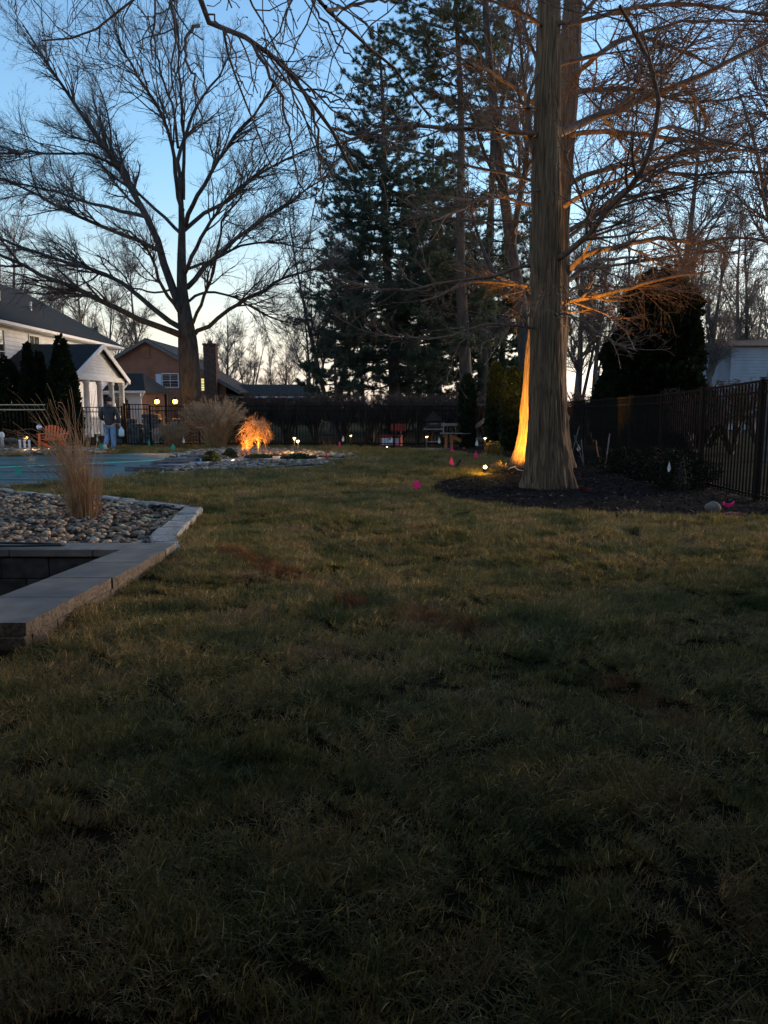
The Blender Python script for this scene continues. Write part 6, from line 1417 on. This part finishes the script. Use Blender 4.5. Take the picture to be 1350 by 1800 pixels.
for px, i in ((58, 0), (66, 1), (74, 2)):
    b = ground(px, 790); mb = MB(); mb.lathe([(.035, 0), (.035, .30), (.042, .32), (.042, .36), (.02, .38)], (b[0], 26.0, 0), 10)
    tag(mb.build('white_bollard', M['trim']), 'short pale post, %s of the three standing by the globe ornament' % ('leftmost', 'middle', 'rightmost')[i], 'post')
b = at(20, 776, 26.4); mb = MB()
SR_ = thing('stone_pile', 'low pile of brown stones behind the pool at the left edge', 'rock pile', (b[0], 26.4, 0))
for k in range(9):
    V = rock_shape(np.random.default_rng(k + 40), ICO2) * .2; p = np.array((b[0] - .5 + (k % 5) * .26, 26.4 + random.uniform(-.1, .1), .12 + .22 * (k // 5))); o = link('stone', np_mesh('stone', V + p - ORG[SR_], ICO2[1]), M['stonewall'], SR_, True)

# ------------------------------------------------------------------ the walking person
pb = ground(195, 793.5); PX, PY = pb[0] - .0, pb[1]
PP = thing('person', 'person walking away in charcoal hoodie, blue jeans and black cap, carrying a pale blue jug', 'person', (PX, PY, 0))
def skin(name, verts, edges, radii, m, parent, root=0, sub=1, label=None):
    me = bpy.data.meshes.new(name); me.from_pydata([tuple(v) for v in verts], edges, []); me.materials.append(m)
    o = link(name, me, m, parent)
    md = o.modifiers.new('skin', 'SKIN'); md.use_smooth_shade = True
    for i, v in enumerate(me.skin_vertices[0].data):
        r = radii[i]; v.radius = (r, r) if not isinstance(r, tuple) else r; v.use_root = (i == root)
    if sub: s = o.modifiers.new('sub', 'SUBSURF'); s.levels = sub; s.render_levels = sub
    return o
# body faces +Y (away); x to the right. right hand holds the jug, left arm bent forward, left foot lifted behind
bv = [(0, 0, .92), (0, .0, 1.08), (0, .01, 1.25), (0, .01, 1.40), (0, .02, 1.50), (0, .04, 1.58), (0, .05, 1.66), (0, .05, 1.75),
      (-.20, 0, 1.42), (-.27, -.02, 1.16), (-.22, .18, 1.02), (.20, 0, 1.42), (.29, -.02, 1.15), (.33, .02, .90), (.335, .03, .83),
      (-.10, 0, .88), (-.11, .10, .50), (-.10, -.22, .20), (-.10, -.20, .12), (.10, 0, .88), (.105, .01, .48), (.10, -.03, .09), (.10, .10, .05), (-.10, -.08, .05)]
be = [(0, 1), (1, 2), (2, 3), (3, 4), (4, 5), (5, 6), (6, 7), (3, 8), (8, 9), (9, 10), (3, 11), (11, 12), (12, 13), (13, 14), (0, 15), (15, 16), (16, 17), (17, 18), (0, 19), (19, 20), (20, 21), (21, 22), (18, 23)]
br = [(.10, .08), (.11, .09), (.15, .12), (.15, .11), .06, .065, .085, .065, .065, .048, .032, .065, .048, .033, .03, .085, .06, .045, .04, .085, .06, .045, .04, .04]
skin('body', bv, be, br, M['skin'], PP)
hv = [(0, 0, .84), (0, 0, 1.03), (0, .01, 1.25), (0, .01, 1.41), (0, .02, 1.50), (-.21, 0, 1.41), (-.29, -.03, 1.16), (-.25, .14, 1.04), (.21, 0, 1.41), (.31, -.03, 1.15), (.34, .01, .93)]
skin('hoodie', hv, [(0, 1), (1, 2), (2, 3), (3, 4), (3, 5), (5, 6), (6, 7), (3, 8), (8, 9), (9, 10)], [(.195, .15), (.20, .155), (.205, .155), (.19, .14), .09, .095, .075, .055, .095, .075, .055], M['hoodie'], PP)
mb = MB(); mb.lathe([(.06, -.05), (.12, .0), (.125, .05), (.09, .10), (.07, .09)], (PX, PY - .02, 1.47), 14); mb.build('hood', M['hoodie'], PP, True)
jv = [(0, 0, .95), (-.10, 0, .80), (-.115, .08, .50), (-.10, -.20, .22), (.10, 0, .80), (.108, .01, .48), (.10, -.02, .10)]
skin('jeans', jv, [(0, 1), (1, 2), (2, 3), (0, 4), (4, 5), (5, 6)], [(.15, .12), (.115, .12), .10, .085, (.115, .12), .10, .09], M['jeans'], PP)
mb = MB(); mb.lathe([(.098, -.03), (.108, .0), (.106, .05), (.085, .10), (.045, .13), (.01, .14)], (PX, PY + .05, 1.69), 16); mb.build('knit_cap', M['hair'], PP, True)
for s in (-1, 1):
    mb = MB(); mb.lathe([(.012, -.03), (.022, -.015), (.022, .015), (.010, .03)], (PX + s * .088, PY + .05, 1.655), 8); mb.build('ear', M['skin'], PP, True)
mb = MB(); mb.tube([(PX, PY + .135, 1.68), (PX, PY + .155, 1.645), (PX, PY + .14, 1.63)], [.010, .016, .012], 6); mb.build('nose', M['skin'], PP, True)
for (fx, fy, fz, pitch) in ((.10, .03, .035, 0), (-.10, -.20, .12, -.9)):
    R_ = np.array(Matrix.Rotation(pitch, 3, 'X')); mb = MB(); mb.box((PX + fx, PY + fy, fz + .012), (.10, .27, .065), 0, .03, R=R_); mb.box((PX + fx, PY + fy, fz - .022), (.105, .28, .022), 0, .008, R=R_); mb.build('shoe', M['trim'], PP, True)
# fingers of both hands (right one closed on the jug handle)
for k in range(4):
    x = PX + .318 + .0, 0
    y = PY - .005 + k * .022; L = (.030, .034, .032, .026)[k]
    mb = MB(); mb.tube([(PX + .352, y, .845), (PX + .358, y, .845 - L), (PX + .345, y, .845 - L * 1.7), (PX + .328, y, .845 - L * 1.6)], [.010, .0095, .009, .007], 6); mb.build('finger', M['skin'], PP, True)
    mb = MB(); mb.tube([(PX - .235 + k * .02, PY + .20, 1.01), (PX - .235 + k * .02, PY + .235, 1.0), (PX - .235 + k * .02, PY + .25, .985 - L * .3)], [.010, .009, .007], 6); mb.build('finger', M['skin'], PP, True)
mb = MB(); mb.tube([(PX + .325, PY + .05, .85), (PX + .315, PY + .06, .82), (PX + .325, PY + .05, .80)], [.012, .011, .009], 6); mb.build('thumb', M['skin'], PP, True)
mb = MB(); mb.tube([(PX - .20, PY + .17, 1.02), (PX - .18, PY + .20, 1.03), (PX - .175, PY + .22, 1.02)], [.012, .011, .009], 6); mb.build('thumb', M['skin'], PP, True)
JG = thing('jug', 'pale blue plastic jug hanging from the walking person\'s right hand', 'jug', (PX + .37, PY + .03, .50))
jb = np.array((PX + .37, PY + .03, .50))
mb = MB(); mb.lathe([(.06, 0), (.085, .01), (.09, .05), (.09, .19), (.07, .24), (.035, .27), (.03, .29)], tuple(jb), 14); mb.build('bottle', M['jug'], JG, True)
mb = MB(); mb.tube([jb + (0, -.04, .23), jb + (-.02, -.035, .31), jb + (-.03, 0, .325), jb + (-.02, .035, .31), jb + (0, .05, .23)], .010, 6); mb.build('handle', M['jug'], JG, True)
mb = MB(); mb.lathe([(.034, 0), (.034, .03), (.02, .034)], tuple(jb + (0, 0, .285)), 10); mb.build('cap', M['trim'], JG)
